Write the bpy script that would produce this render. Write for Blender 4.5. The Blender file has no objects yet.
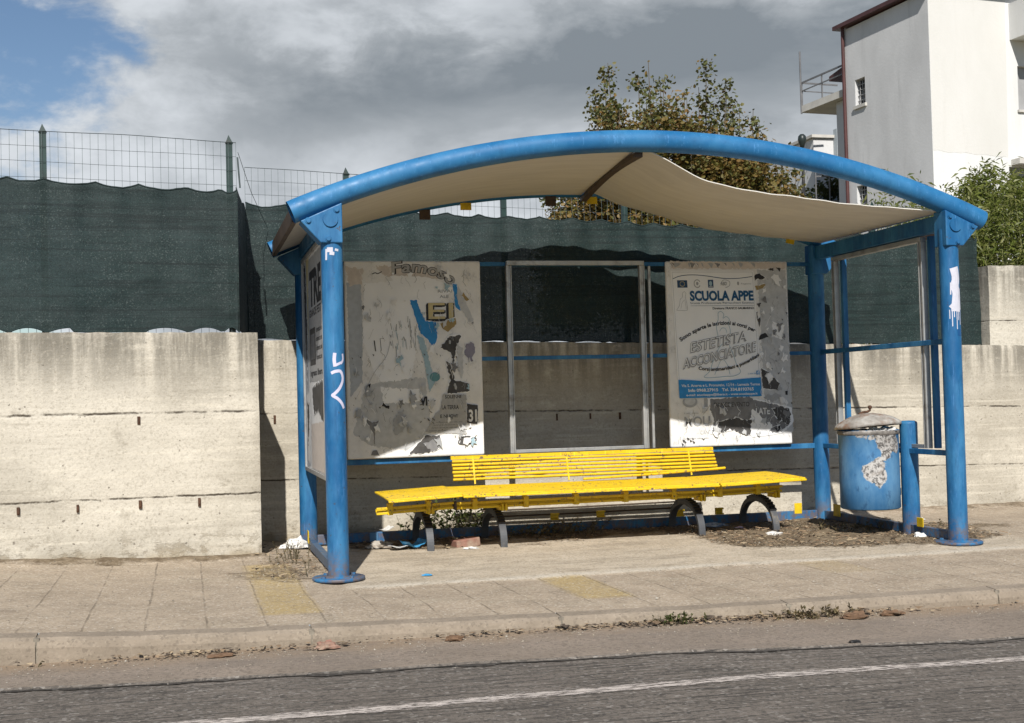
import bpy, math, random
import numpy as np
from mathutils import Vector, Matrix, noise as mnoise

random.seed(7); rng = np.random.default_rng(7)
S = bpy.context.scene
COL = S.collection
OFF = {}

# ------------------------------------------------------------------ mesh builder
class MB:
    def __init__(s): s.v=[]; s.f=[]; s.m=[]; s.s=[]
    def add(s, verts, faces, mat=0, smooth=False):
        b=len(s.v); s.v.extend([tuple(map(float,p)) for p in verts])
        for f in faces:
            s.f.append(tuple(i+b for i in f)); s.m.append(mat); s.s.append(smooth)
    def box(s,x0,x1,y0,y1,z0,z1,mat=0):
        s.add([(x0,y0,z0),(x1,y0,z0),(x1,y1,z0),(x0,y1,z0),(x0,y0,z1),(x1,y0,z1),(x1,y1,z1),(x0,y1,z1)],
              [(0,3,2,1),(4,5,6,7),(0,1,5,4),(1,2,6,5),(2,3,7,6),(3,0,4,7)],mat)
    def obox(s,c,ax,h,mat=0):
        c=Vector(c); A=[Vector(a).normalized()*k for a,k in zip(ax,h)]
        vs=[c+A[0]*i+A[1]*j+A[2]*k for k in(-1,1) for (i,j) in((-1,-1),(1,-1),(1,1),(-1,1))]
        s.add(vs,[(0,3,2,1),(4,5,6,7),(0,1,5,4),(1,2,6,5),(2,3,7,6),(3,0,4,7)],mat)
    def bar(s,p,q,w,h,mat=0,up=(0,0,1)):
        p=Vector(p);q=Vector(q);d=(q-p); L=d.length; d.normalize()
        r=d.cross(Vector(up)); r.normalize(); u=r.cross(d)
        s.obox((p+q)/2,(d,r,u),(L/2,w/2,h/2),mat)
    def tube(s,pts,r,n=10,mat=0,caps=True,smooth=True):
        pts=[Vector(p) for p in pts]; k=len(pts)
        rs=list(r) if hasattr(r,'__len__') else [r]*k
        t0=(pts[1]-pts[0]).normalized()
        a=Vector((0,0,1)) if abs(t0.z)<.9 else Vector((1,0,0))
        u=t0.cross(a).normalized(); vs=[]
        for i,p in enumerate(pts):
            t=(pts[min(i+1,k-1)]-pts[max(i-1,0)]).normalized()
            u=(u-t*u.dot(t)).normalized(); w=t.cross(u)
            for j in range(n):
                an=2*math.pi*j/n
                vs.append(p+(u*math.cos(an)+w*math.sin(an))*rs[i])
        fs=[(i*n+j,i*n+(j+1)%n,(i+1)*n+(j+1)%n,(i+1)*n+j) for i in range(k-1) for j in range(n)]
        s.add(vs,fs,mat,smooth)
        if caps:
            s.add(vs[:n],[tuple(range(n-1,-1,-1))],mat); s.add(vs[-n:],[tuple(range(n))],mat)
    def lathe(s,prof,c,n=24,mat=0,smooth=True):
        c=Vector(c); vs=[]
        for (r,z) in prof:
            for j in range(n):
                an=2*math.pi*j/n; vs.append(c+Vector((r*math.cos(an),r*math.sin(an),z)))
        k=len(prof)
        s.add(vs,[(i*n+j,i*n+(j+1)%n,(i+1)*n+(j+1)%n,(i+1)*n+j) for i in range(k-1) for j in range(n)],mat,smooth)
    def prism(s,poly,f,d0,d1,mat=0):
        # poly list of 2D, f(a,b,d)->3D
        n=len(poly); A=[f(a,b,d0) for a,b in poly]; B=[f(a,b,d1) for a,b in poly]
        s.add(A+B,[tuple(range(n)),tuple(range(2*n-1,n-1,-1))]+[(i,i+n,(i+1)%n+n,(i+1)%n) for i in range(n)],mat)
    def grid(s,P,mat=0,smooth=True,flip=False):
        P=np.asarray(P); a,b=P.shape[:2]
        fs=[]
        for i in range(a-1):
            for j in range(b-1):
                q=(i*b+j,i*b+j+1,(i+1)*b+j+1,(i+1)*b+j)
                fs.append(q[::-1] if flip else q)
        s.add(P.reshape(-1,3).tolist(),fs,mat,smooth)
    def build(s,name,mats,parent=None,bevel=0,origin=None,recalc=True):
        if not isinstance(mats,(list,tuple)): mats=[mats]
        o=Vector((0,0,0))
        if parent is not None: o=OFF[parent.name]
        elif origin is not None: o=Vector(origin)
        me=bpy.data.meshes.new(name)
        me.from_pydata([(x-o.x,y-o.y,z-o.z) for x,y,z in s.v],[],s.f)
        for m in mats: me.materials.append(m)
        me.polygons.foreach_set('material_index',s.m)
        me.polygons.foreach_set('use_smooth',s.s)
        me.update()
        if recalc and len(s.f)<60000:
            import bmesh
            bm=bmesh.new(); bm.from_mesh(me); bmesh.ops.recalc_face_normals(bm,faces=bm.faces); bm.to_mesh(me); bm.free()
        ob=bpy.data.objects.new(name,me); COL.objects.link(ob)
        if parent is not None:
            ob.parent=parent; OFF[ob.name]=o
        else:
            ob.location=o; OFF[ob.name]=o
        if bevel:
            b=ob.modifiers.new('bevel','BEVEL'); b.width=bevel; b.segments=2; b.limit_method='ANGLE'; b.angle_limit=math.radians(40)
        return ob

def thing(name,loc,label,cat,group=None):
    o=bpy.data.objects.new(name,None); COL.objects.link(o); o.location=loc; o.empty_display_size=.1
    OFF[o.name]=Vector(loc); tag(o,label,cat,group); return o
def tag(o,label,cat,group=None):
    o['label']=label; o['category']=cat
    if group: o['group']=group
    return o
def structure(o,kind='structure'): o['kind']=kind; return o

# ------------------------------------------------------------------ materials
class NT:
    def __init__(s,name):
        s.mat=bpy.data.materials.new(name); s.mat.use_nodes=True; s.t=s.mat.node_tree; s.t.nodes.clear()
        s.out=s.n('ShaderNodeOutputMaterial'); s.b=s.n('ShaderNodeBsdfPrincipled'); s.l(s.b.outputs[0],s.out.inputs[0])
        s.b.inputs['Specular IOR Level'].default_value=.35
    def n(s,t,**k):
        nd=s.t.nodes.new(t)
        for a,v in k.items(): setattr(nd,a,v)
        return nd
    def l(s,a,b): s.t.links.new(a,b)
    def pos(s): return s.n('ShaderNodeNewGeometry').outputs['Position']
    def obj(s): return s.n('ShaderNodeTexCoord').outputs['Object']
    def map(s,vec,scale=(1,1,1),loc=(0,0,0)):
        m=s.n('ShaderNodeMapping'); m.inputs['Scale'].default_value=scale; m.inputs['Location'].default_value=loc
        s.l(vec,m.inputs['Vector']); return m.outputs[0]
    def noise(s,vec,scale,detail=5,rough=.6,dist=0):
        m=s.n('ShaderNodeTexNoise'); m.inputs['Scale'].default_value=scale; m.inputs['Detail'].default_value=detail
        m.inputs['Roughness'].default_value=rough; m.inputs['Distortion'].default_value=dist
        s.l(vec,m.inputs['Vector']); return m.outputs['Fac']
    def voro(s,vec,scale,feature='F1',out='Distance'):
        m=s.n('ShaderNodeTexVoronoi',feature=feature); m.inputs['Scale'].default_value=scale; s.l(vec,m.inputs['Vector']); return m.outputs[out]
    def ramp(s,fac,a,b,lo=0.,hi=1.):
        m=s.n('ShaderNodeMapRange'); m.interpolation_type='SMOOTHSTEP'
        for i,v in zip(('From Min','From Max','To Min','To Max'),(a,b,lo,hi)): m.inputs[i].default_value=v
        s.l(fac,m.inputs['Value']); return m.outputs[0]
    def math(s,op,a,b=None):
        m=s.n('ShaderNodeMath',operation=op)
        for i,v in enumerate((a,b)):
            if v is None: continue
            if isinstance(v,(int,float)): m.inputs[i].default_value=v
            else: s.l(v,m.inputs[i])
        return m.outputs[0]
    def mix(s,fac,a,b,mode='MIX'):
        m=s.n('ShaderNodeMix',data_type='RGBA',blend_type=mode)
        if isinstance(fac,(int,float)): m.inputs[0].default_value=fac
        else: s.l(fac,m.inputs[0])
        for i,v in ((6,a),(7,b)):
            if isinstance(v,tuple): m.inputs[i].default_value=(*v,1)
            else: s.l(v,m.inputs[i])
        return m.outputs[2]
    def attr(s,name): return s.n('ShaderNodeAttribute',attribute_name=name).outputs['Fac']
    def sep(s,vec):
        m=s.n('ShaderNodeSeparateXYZ'); s.l(vec,m.inputs[0]); return m.outputs
    def bump(s,h,strength=.3,dist=.01):
        m=s.n('ShaderNodeBump'); m.inputs['Strength'].default_value=strength; m.inputs['Distance'].default_value=dist
        s.l(h,m.inputs['Height']); s.l(m.outputs[0],s.b.inputs['Normal'])
    def col(s,c):
        if isinstance(c,tuple): s.b.inputs['Base Color'].default_value=(*c,1)
        else: s.l(c,s.b.inputs['Base Color'])
    def rough(s,r):
        if isinstance(r,(int,float)): s.b.inputs['Roughness'].default_value=r
        else: s.l(r,s.b.inputs['Roughness'])

def simple(name,c,rough=.6,var=.25,scale=8,c2=None,metal=0,bump=0,bscale=60,grime=None,gamt=.3,gscale=5,stretch=(1,1,1)):
    t=NT(name); o=t.map(t.obj(),stretch)
    c2=c2 or tuple(x*(1-var) for x in c)
    k=t.mix(t.ramp(t.noise(o,scale),.3,.7),c,c2)
    if grime:
        k=t.mix(t.ramp(t.noise(o,gscale,8,.7),.62-gamt*.25,.72),k,grime)
    t.col(k); t.rough(rough); t.b.inputs['Metallic'].default_value=metal
    if bump: t.bump(t.noise(o,bscale,4),bump,.004)
    return t.mat

def paint(name,c,faded,rough=.45,wear=None,chip=.70,st=(3,3,.9),foot=False):
    t=NT(name); o=t.obj()
    n1=t.ramp(t.noise(t.map(o,st),2.2,6,.65),.35,.7)
    k=t.mix(n1,c,faded)
    n2=t.ramp(t.noise(t.map(o,(st[0]*4.5,st[1]*4.5,st[2]*3.3),(3,1,2)),2,6,.7),.48,.72,0,.5)
    k=t.mix(n2,k,tuple(x*.62 for x in c))
    sc=t.ramp(t.noise(t.map(o,(30,30,2.2),(7,1,4)),2.2,6,.75),.585,.65,0,.65); k=t.mix(sc,k,tuple(min(1,x*1.6+.05) for x in c))
    if foot:
        z=t.sep(t.pos())[2]; f_=t.math('MULTIPLY',t.ramp(z,.03,.24,1,0),t.ramp(t.noise(o,16,7,.75),.40,.58)); k=t.mix(t.math('MULTIPLY',f_,.8),k,(.13,.085,.055))
    if wear:
        w=t.ramp(t.noise(o,38,6,.7),chip,chip+.03)
        w=t.math('MULTIPLY',w,t.ramp(t.noise(o,5,3),.40,.55))
        k=t.mix(w,k,wear)
    t.col(k); t.rough(t.ramp(t.noise(o,9),.3,.7,rough-.1,rough+.15)); t.bump(t.noise(o,90,3),.06,.003)
    return t.mat

BLUE=paint('blue_paint',(.006,.080,.205),(.034,.160,.315),.5,(.06,.045,.035),.64,foot=True)
BLUE_ARCH=paint('arch_blue_paint',(.010,.105,.25),(.034,.165,.33),.5,(.05,.05,.05),.70,(1,1,1))
BLUE_LIGHT=paint('bin_blue_paint',(.035,.13,.27),(.085,.21,.36),.45,(.11,.09,.075),.66)
YELLOW=paint('yellow_paint',(.60,.385,.005),(.66,.46,.012),.45,(.12,.085,.055),.57,(2,9,9))
YELLOW_CLIP=simple('yellow_clip',(.66,.45,.01),.5,.3,12)
DARKSTEEL=simple('dark_grey_steel',(.035,.034,.034),.45,.4,6,metal=.2,grime=(.12,.1,.08),gamt=.2)
LEGSTEEL=simple('leg_steel',(.088,.092,.098),.5,.3,6,metal=.2,grime=(.2,.17,.13),gamt=.3)
ALU=simple('aluminium',(.42,.42,.41),.42,.25,10,metal=.55,grime=(.2,.18,.16),gamt=.3)
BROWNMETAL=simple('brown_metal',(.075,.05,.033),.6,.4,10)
RUST=simple('rust',(.09,.045,.025),.85,.5,40)
WHITEPAINT=simple('white_spray_paint',(.50,.50,.56),.6,.1,30)
STEELBLUEGREY=simple('scuffed_blue_rail',(.10,.14,.19),.5,.5,8,c2=(.03,.07,.15),grime=(.2,.18,.15),gamt=.3)

def canopy_mat():
    t=NT('canopy_underside'); o=t.obj()
    s=t.noise(t.map(o,(1.2,6,1.2)),2.,5,.6)
    k=t.mix(t.ramp(s,.3,.7),(.60,.575,.52),(.53,.505,.455))
    k=t.mix(t.ramp(t.noise(o,3,8,.7),.6,.75),k,(.42,.395,.345))
    t.col(k); t.rough(.6); t.bump(s,.1,.004); return t.mat
CANOPY=canopy_mat()

def concrete(name,joints,slope,top,c1=(.515,.475,.40),c2=(.385,.352,.29)):
    t=NT(name); p=t.pos(); x,y,z=t.sep(p)
    zz=t.math('ADD',z,t.math('MULTIPLY',x,slope))          # height measured along the sloping lifts
    k=t.mix(t.ramp(t.noise(p,1.6,7,.62),.32,.68),c1,c2)
    b=t.noise(t.map(p,(.32,.32,9)),1.5,6,.66)
    k=t.mix(t.ramp(b,.48,.66,0,.62),k,(.325,.295,.24)); k=t.mix(t.ramp(t.noise(t.map(p,(.6,.6,.9),(8,1,3)),1.5,5,.55),.46,.66,0,.5),k,(.57,.525,.44))
    b2=t.noise(t.map(p,(1.0,1.0,26),(4,2,7)),1.3,3,.5)
    k=t.mix(t.ramp(b2,.58,.68,0,.35),k,(.62,.57,.47))
    # weather streaks running down from the coping
    st=t.noise(t.map(p,(6.5,6.5,.55),(1,3,0)),1.4,6,.65)
    tp=t.ramp(zz,top-.55,top,0,1)
    m=t.math('MULTIPLY',t.ramp(st,.32,.60),tp)
    k=t.mix(t.math('MULTIPLY',m,.92),k,(.14,.128,.105))
    blot=t.ramp(t.noise(t.map(p,(1,1,1),(9,4,2)),4.5,8,.7),.58,.7,0,.5)
    k=t.mix(blot,k,(.25,.222,.175))
    wh=t.ramp(t.noise(t.map(p,(1.6,1.6,3),(2,8,5)),2.4,8,.72),.55,.72,0,.6)
    k=t.mix(wh,k,(.58,.535,.445))
    # pits
    wob=t.n('ShaderNodeVectorMath',operation='ADD'); t.l(p,wob.inputs[0])
    nz=t.n('ShaderNodeTexNoise'); nz.inputs['Scale'].default_value=30; t.l(p,nz.inputs['Vector'])
    sc=t.n('ShaderNodeVectorMath',operation='SCALE'); sc.inputs['Scale'].default_value=.03; t.l(nz.outputs['Color'],sc.inputs[0]); t.l(sc.outputs[0],wob.inputs[1])
    v=t.voro(wob.outputs[0],19); pm=t.math('MULTIPLY',t.ramp(v,.06,.17,1,0),t.ramp(t.math('SUBTRACT',t.noise(t.map(p,(1,1,1.6)),3.5,4),t.ramp(zz,.2,.9,0,.06)),.45,.55))
    k=t.mix(t.math('MULTIPLY',pm,.7),k,(.12,.10,.08))
    # honeycombing and dirt at the foot
    low=t.ramp(zz,.02,.34,1,0)
    hc=t.math('MULTIPLY',t.ramp(t.noise(t.map(p,(1,1,1.4),(5,5,5)),9,6,.75),.52,.62),low)
    k=t.mix(t.math('MULTIPLY',hc,.75),k,(.21,.175,.125))
    k=t.mix(t.math('MULTIPLY',t.ramp(zz,0,.16,1,0),t.ramp(t.noise(p,6,5),.3,.6)),k,(.30,.245,.165))
    g1=t.noise(t.map(p,(1,1,1),(3,8,1)),55,6,.8); k=t.mix(t.ramp(g1,.50,.68,0,.55),k,(.22,.195,.15)); k=t.mix(t.ramp(g1,.28,.42,.22,0),k,(.60,.55,.46))
    g2=t.noise(t.map(p,(.35,.35,3.2),(1,8,3)),9,8,.75); k=t.mix(t.math('MULTIPLY',t.ramp(g2,.56,.66,0,.6),t.ramp(t.noise(p,1.9,3),.42,.62)),k,(.27,.24,.19)); sv=t.sep(t.voro(p,85,'F1','Color')); k=t.mix(t.ramp(sv[0],.80,1,0,.22),k,(.20,.17,.13)); k=t.mix(t.ramp(sv[1],.85,1,0,.14),k,(.66,.60,.50))
    h=t.noise(p,34,8,.7)
    jm=None
    for zj,wd in joints:
        d=t.math('ABSOLUTE',t.math('SUBTRACT',zz,t.math('ADD',zj-.012,t.math('MULTIPLY',t.noise(t.map(p,(1,1,.1)),9,6,.7),.024))))
        j=t.ramp(d,wd*.15,wd*1.3,1,0); jm=j if jm is None else t.math('MAXIMUM',jm,j)
    ragg=t.ramp(t.noise(p,5,5,.7),.40,.60,.06,1)
    jm=t.math('MULTIPLY',jm,ragg)
    k=t.mix(jm,k,(.06,.048,.036))
    t.col(k); t.rough(.92); t.b.inputs['Specular IOR Level'].default_value=.15
    hh=t.math('SUBTRACT',h,t.math('MULTIPLY',pm,.8)); hh=t.math('SUBTRACT',hh,t.math('MULTIPLY',jm,1.5)); hh=t.math('ADD',hh,t.math('MULTIPLY',b,.5))
    hh=t.math('SUBTRACT',hh,t.math('MULTIPLY',hc,.7))
    t.bump(hh,.5,.012); return t.mat

def pavement_mat():
    t=NT('pavement'); p=t.pos(); x,y,z=t.sep(p)
    slab=t.attr('slab'); dirt=t.attr('dirt'); yel=t.attr('yellow'); rim=t.attr('rim')
    g=t.noise(p,3,7,.65); f=t.noise(p,90,4,.7)
    tile=t.mix(t.ramp(g,.3,.7),(.39,.318,.238),(.30,.243,.18))
    tile=t.mix(t.ramp(t.noise(t.map(p,(1,3,1)),1.2,4),.5,.75,0,.5),tile,(.37,.32,.24))
    tile=t.mix(t.math('MULTIPLY',yel,t.ramp(g,.2,.6,.5,1)),tile,(.37,.28,.14))
    # tile joints
    def joint(c,per,off,w):
        m=t.math('ABSOLUTE',t.math('SUBTRACT',t.math('FRACT',t.math('DIVIDE',t.math('ADD',c,off),per)),.5))
        m=t.math('MULTIPLY',t.math('SUBTRACT',.5,m),per)
        return t.ramp(m,w*.35,w,1,0)
    wx=t.math('ADD',x,t.math('MULTIPLY',t.math('SUBTRACT',t.noise(t.map(p,(1,1,1)),2.5,3),.5),.018))
    jx=joint(wx,.27,.235,.007); jy=joint(y,.48,.27,.007)
    jj=t.math('MAXIMUM',jx,t.math('MULTIPLY',jy,.55))
    jj=t.math('MULTIPLY',jj,t.ramp(t.noise(p,4,5),.35,.65,.08,.62)); jj=t.math('MULTIPLY',jj,t.math('SUBTRACT',1,slab))
    jj=t.math('MULTIPLY',jj,t.ramp(dirt,.2,.6,1,0))
    tile=t.mix(jj,tile,(.10,.08,.055))
    con=t.mix(t.ramp(g,.3,.7),(.49,.42,.325),(.40,.338,.255))
    con=t.mix(t.ramp(t.noise(t.map(p,(.7,3,1),(3,1,0)),1.6,6,.7),.45,.7,0,.7),con,(.25,.215,.165))
    con=t.mix(t.math('MULTIPLY',rim,t.ramp(t.noise(p,8,5),.3,.55,.3,1)),con,(.50,.45,.37))
    k=t.mix(slab,tile,con)
    k=t.mix(t.ramp(t.noise(t.map(p,(1,1,1),(2,9,3)),7,8,.75),.5,.7,0,.55),k,(.20,.17,.13)); sp=t.ramp(t.noise(p,45,6,.8),.54,.66,0,.7); k=t.mix(sp,k,(.15,.125,.095))
    sp2=t.ramp(t.noise(t.map(p,(1,1,1),(7,7,7)),120,3,.6),.64,.72,0,.6); k=t.mix(sp2,k,(.50,.46,.38))
    sv=t.sep(t.voro(p,95,'F1','Color')); k=t.mix(t.ramp(sv[0],.75,1,0,.5),k,(.15,.12,.09)); k=t.mix(t.ramp(sv[1],.8,1,0,.5),k,(.56,.50,.42))
    k=t.mix(t.ramp(t.noise(t.map(p,(1,2.2,1),(1,2,3)),2.0,9,.8),.55,.66,0,.55),k,(.22,.175,.13))
    dk=t.mix(t.ramp(t.noise(p,14,7,.75),.3,.7),(.235,.185,.125),(.095,.07,.045))
    dm=t.ramp(t.math('ADD',dirt,t.math('MULTIPLY',t.math('SUBTRACT',t.noise(p,7,7,.75),.5),1.1)),.35,.75)
    k=t.mix(dm,k,dk)
    t.col(k); t.rough(.93); t.b.inputs['Specular IOR Level'].default_value=.12
    h=t.math('ADD',t.math('MULTIPLY',f,.5),t.math('MULTIPLY',t.noise(p,30,6,.7),t.math('ADD',.5,t.math('MULTIPLY',dm,2)))); h=t.math('SUBTRACT',h,t.math('MULTIPLY',jj,1.2))
    t.bump(h,.5,.01); return t.mat

def kerb_mat():
    t=NT('kerb_concrete'); p=t.pos()
    k=t.mix(t.ramp(t.noise(p,4,7,.65),.3,.7),(.275,.226,.172),(.205,.167,.126))
    k=t.mix(t.ramp(t.noise(p,60,4,.7),.6,.7,0,.7),k,(.13,.11,.085))
    x,y,z=t.sep(p)
    k=t.mix(t.ramp(t.noise(t.map(p,(1,1,3),(2,2,2)),5,8,.75),.48,.66,0,.7),k,(.19,.155,.115)); sv=t.sep(t.voro(p,95,'F1','Color')); k=t.mix(t.ramp(sv[0],.75,1,0,.5),k,(.13,.105,.08)); k=t.mix(t.ramp(sv[1],.82,1,0,.14),k,(.44,.38,.30))
    t.col(k); t.rough(.92); t.bump(t.noise(p,70,6,.7),.4,.008); return t.mat

def road_mat(name,c1,c2,dark,streak,spk,gutter=False):
    t=NT(name); p=t.pos(); y=t.sep(p)[1]
    k=t.mix(t.ramp(t.noise(p,1.8,8,.68),.3,.7),c1,c2)
    s=t.noise(t.map(p,(1.5,30,1)),1.5,7,.75)
    k=t.mix(t.ramp(s,.46,.64,0,streak),k,dark)
    f=t.noise(p,60,5,.8); k=t.mix(t.ramp(f,.50,.64,0,.7),k,dark)
    sv=t.sep(t.voro(p,70,'F1','Color')); k=t.mix(t.ramp(sv[1],.7,1,0,.6),k,dark)
    dash=t.noise(t.map(p,(11,62,1),(5,1,0)),1.6,4,.7)
    k=t.mix(t.ramp(dash,.60,.68,0,spk),k,(.44,.41,.37))
    k=t.mix(t.ramp(sv[0],.88,1,0,spk*.62),k,(.40,.37,.33))
    if gutter:
        g=t.math('ADD',y,t.math('MULTIPLY',t.math('SUBTRACT',t.noise(t.map(p,(1,1,1)),2.6,6,.7),.5),.45))
        k=t.mix(t.ramp(g,-2.05,-1.78,0,.85),k,(.29,.218,.15))
        k=t.mix(t.ramp(t.noise(t.map(p,(1.2,2,1),(9,9,9)),1.6,8,.75),.5,.66,0,.5),k,(.185,.155,.13))
    t.col(k); t.rough(.9); t.b.inputs['Specular IOR Level'].default_value=.2
    h=t.math('ADD',t.math('MULTIPLY',f,1.0),t.math('MULTIPLY',s,1.2*streak)); t.bump(h,.8,.012); return t.mat

def line_mat():
    t=NT('worn_white_line'); p=t.pos()
    k=t.mix(t.ramp(t.noise(p,20,6,.7),.35,.7),(.52,.46,.41),(.36,.32,.285)); t.col(k); t.rough(.85)
    tr=t.n('ShaderNodeBsdfTransparent'); mx=t.n('ShaderNodeMixShader')
    x,y,z=t.sep(p)
    a=t.ramp(t.noise(t.map(p,(1,3,1)),26,6,.75),.40,.50)
    e=t.attr('edge'); a=t.ramp(t.math('ADD',t.noise(t.map(p,(.55,2.6,1)),30,6,.8),t.math('MULTIPLY',e,.16)),.59,.68)
    t.l(a,mx.inputs[0]); t.l(tr.outputs[0],mx.inputs[1]); t.l(t.b.outputs[0],mx.inputs[2]); t.l(mx.outputs[0],t.out.inputs[0]); return t.mat

def net_mat():
    t=NT('shade_net'); p=t.pos()
    band=t.noise(t.map(p,(.8,.8,18)),1.5,5,.65)
    k=t.mix(t.ramp(band,.3,.7),(.0085,.0215,.021),(.0135,.031,.0295))
    k=t.mix(t.ramp(t.noise(p,2.2,5,.6),.35,.7,0,.5),k,(.020,.030,.028))
    fine=t.noise(t.map(p,(1,1,2.2)),110,3,.8)
    k=t.mix(t.ramp(fine,.55,.75,0,.8),k,(.055,.075,.07))
    k=t.mix(t.ramp(fine,.30,.42,.7,0),k,(.004,.008,.008))
    sv=t.sep(t.voro(p,150,'F1','Color')); pt=t.ramp(t.noise(p,2.4,6,.7),.35,.65,.1,.75)
    k=t.mix(t.math('MULTIPLY',t.ramp(sv[0],.80,.98,0,.75),pt),k,(.10,.125,.118)); k=t.mix(t.ramp(sv[1],.72,.98,0,.6),k,(.003,.007,.007))
    k=t.mix(t.ramp(t.noise(t.map(p,(.5,.5,24),(4,4,4)),1.4,5,.7),.50,.62,0,.65),k,(.0045,.010,.010))
    t.col(k); t.rough(.75)
    h=t.noise(t.map(p,(1,1,1.6)),70,3,.7); t.bump(h,.3,.006)
    tl=t.n('ShaderNodeBsdfTranslucent'); tl.inputs[0].default_value=(.012,.024,.022,1)
    m1=t.n('ShaderNodeMixShader'); m1.inputs[0].default_value=.18; t.l(t.b.outputs[0],m1.inputs[1]); t.l(tl.outputs[0],m1.inputs[2])
    tr=t.n('ShaderNodeBsdfTransparent'); m2=t.n('ShaderNodeMixShader')
    hole=t.ramp(t.noise(t.map(p,(1.4,1.4,1),(3,5,2)),150,2,.6),.62,.70,.010,.11)
    t.l(hole,m2.inputs[0]); t.l(m1.outputs[0],m2.inputs[1]); t.l(tr.outputs[0],m2.inputs[2]); t.l(m2.outputs[0],t.out.inputs[0])
    return t.mat

def leaf_mat(name,cols,trans=.3,rough=.55):
    t=NT(name); g=t.n('ShaderNodeNewGeometry').outputs['Random Per Island']
    r=t.n('ShaderNodeValToRGB'); e=r.color_ramp.elements
    while len(e)<len(cols): e.new(.5)
    for i,c in enumerate(cols): e[i].position=i/(len(cols)-1); e[i].color=(*c,1)
    t.l(g,r.inputs[0]); t.col(r.outputs[0]); t.rough(rough)
    tl=t.n('ShaderNodeBsdfTranslucent'); t.l(r.outputs[0],tl.inputs[0]); m=t.n('ShaderNodeMixShader'); m.inputs[0].default_value=trans
    t.l(t.b.outputs[0],m.inputs[1]); t.l(tl.outputs[0],m.inputs[2]); t.l(m.outputs[0],t.out.inputs[0]); return t.mat

def stucco(name,c,c2,stain):
    t=NT(name); p=t.pos()
    k=t.mix(t.ramp(t.noise(t.map(p,(1,1,.5)),.55,7,.65),.3,.7),c,c2)
    k=t.mix(t.ramp(t.noise(t.map(p,(2.2,2.2,.25),(3,3,1)),1.0,6,.7),.52,.75,0,.6),k,stain)
    t.col(k); t.rough(.95); t.bump(t.noise(p,14,5),.2,.02); return t.mat

def board_mat():
    t=NT('board_paper'); o=t.obj()
    k=t.mix(t.ramp(t.noise(o,5,7,.7),.35,.7),(.69,.685,.675),(.575,.57,.56))
    k=t.mix(t.ramp(t.noise(t.map(o,(1,1,.8),(3,2,9)),11,8,.75),.55,.68,0,.75),k,(.38,.38,.385))
    k=t.mix(t.ramp(t.noise(t.map(o,(2,1,.6),(1,1,4)),7,7,.75),.6,.72,0,.8),k,(.72,.70,.66))
    k=t.mix(t.ramp(t.noise(t.map(o,(1,1,1),(6,2,1)),24,8,.8),.66,.71,0,.7),k,(.17,.17,.18))
    t.col(k); t.rough(.75); t.bump(t.noise(o,40,5),.2,.004); return t.mat

BOARD=board_mat()
PAPER=simple('poster_paper',(.74,.745,.75),.6,.05,6)
def flat(n,c,r=.65,v=.15,s=25): return simple(n,c,r,v,s)
INK_NAVY=flat('navy_ink',(.02,.06,.13)); INK_TITLE=flat('title_blue_ink',(.012,.085,.20)); INK_BLACK=flat('black_ink',(.022,.022,.026)); INK_GREY=flat('grey_ink',(.33,.34,.35)); INK_LIGHT=flat('pale_grey_ink',(.47,.48,.49))
INK_BLUE=flat('blue_ink',(.025,.22,.52)); INK_CYAN=flat('pale_blue_ink',(.32,.45,.52)); INK_CREAM=flat('cream_ink',(.52,.44,.24)); INK_DARK=flat('charcoal_print',(.075,.072,.07),.65,.5,12)
INK_MID=flat('mid_grey_print',(.20,.20,.205),.65,.35,14); INK_TEAL=flat('teal_print',(.10,.24,.27)); INK_GOLD=flat('gold_print',(.30,.22,.09)); INK_VIOLET=flat('violet_grey_print',(.22,.21,.27))
INK_BLUEGREY=flat('bluegrey_paper',(.40,.43,.47)); INK_WHITE=flat('white_ink',(.70,.70,.70)); NEWS=flat('newsprint',(.36,.36,.355)); INK_PEACH=flat('peach_stain',(.56,.50,.45))

# ------------------------------------------------------------------ ground
FX=[-14,-4,-1.63,-1.1,-.59,0,.61,1.55,3.3,14]; FZ=[.45,.20,.086,.058,.041,.033,.019,.005,0,-.03]
WX=[-14,-4,-2,-1.22,-.386,.0,14]; WZ=[.55,.22,.092,.045,.022,0,0]
RX=[-60,-4,-1.6,1.2,2.35,3.34,60]; RZ=[1.2,.05,-.036,-.045,-.066,-.079,-.9]
def G(x,y):
    w=np.clip((-.35-y)/.9,0,1); w=w*w*(3-2*w)
    return np.interp(x,FX,FZ)*w+np.interp(x,WX,WZ)*(1-w)
def RD(x): return np.interp(x,RX,RZ)
def vn(x,y,s,seed=0):
    return np.array([mnoise.fractal((a*s+seed,b*s-seed,seed*1.7),1.0,2.0,4) for a,b in zip(np.ravel(x),np.ravel(y))]).reshape(np.shape(x))

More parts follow.
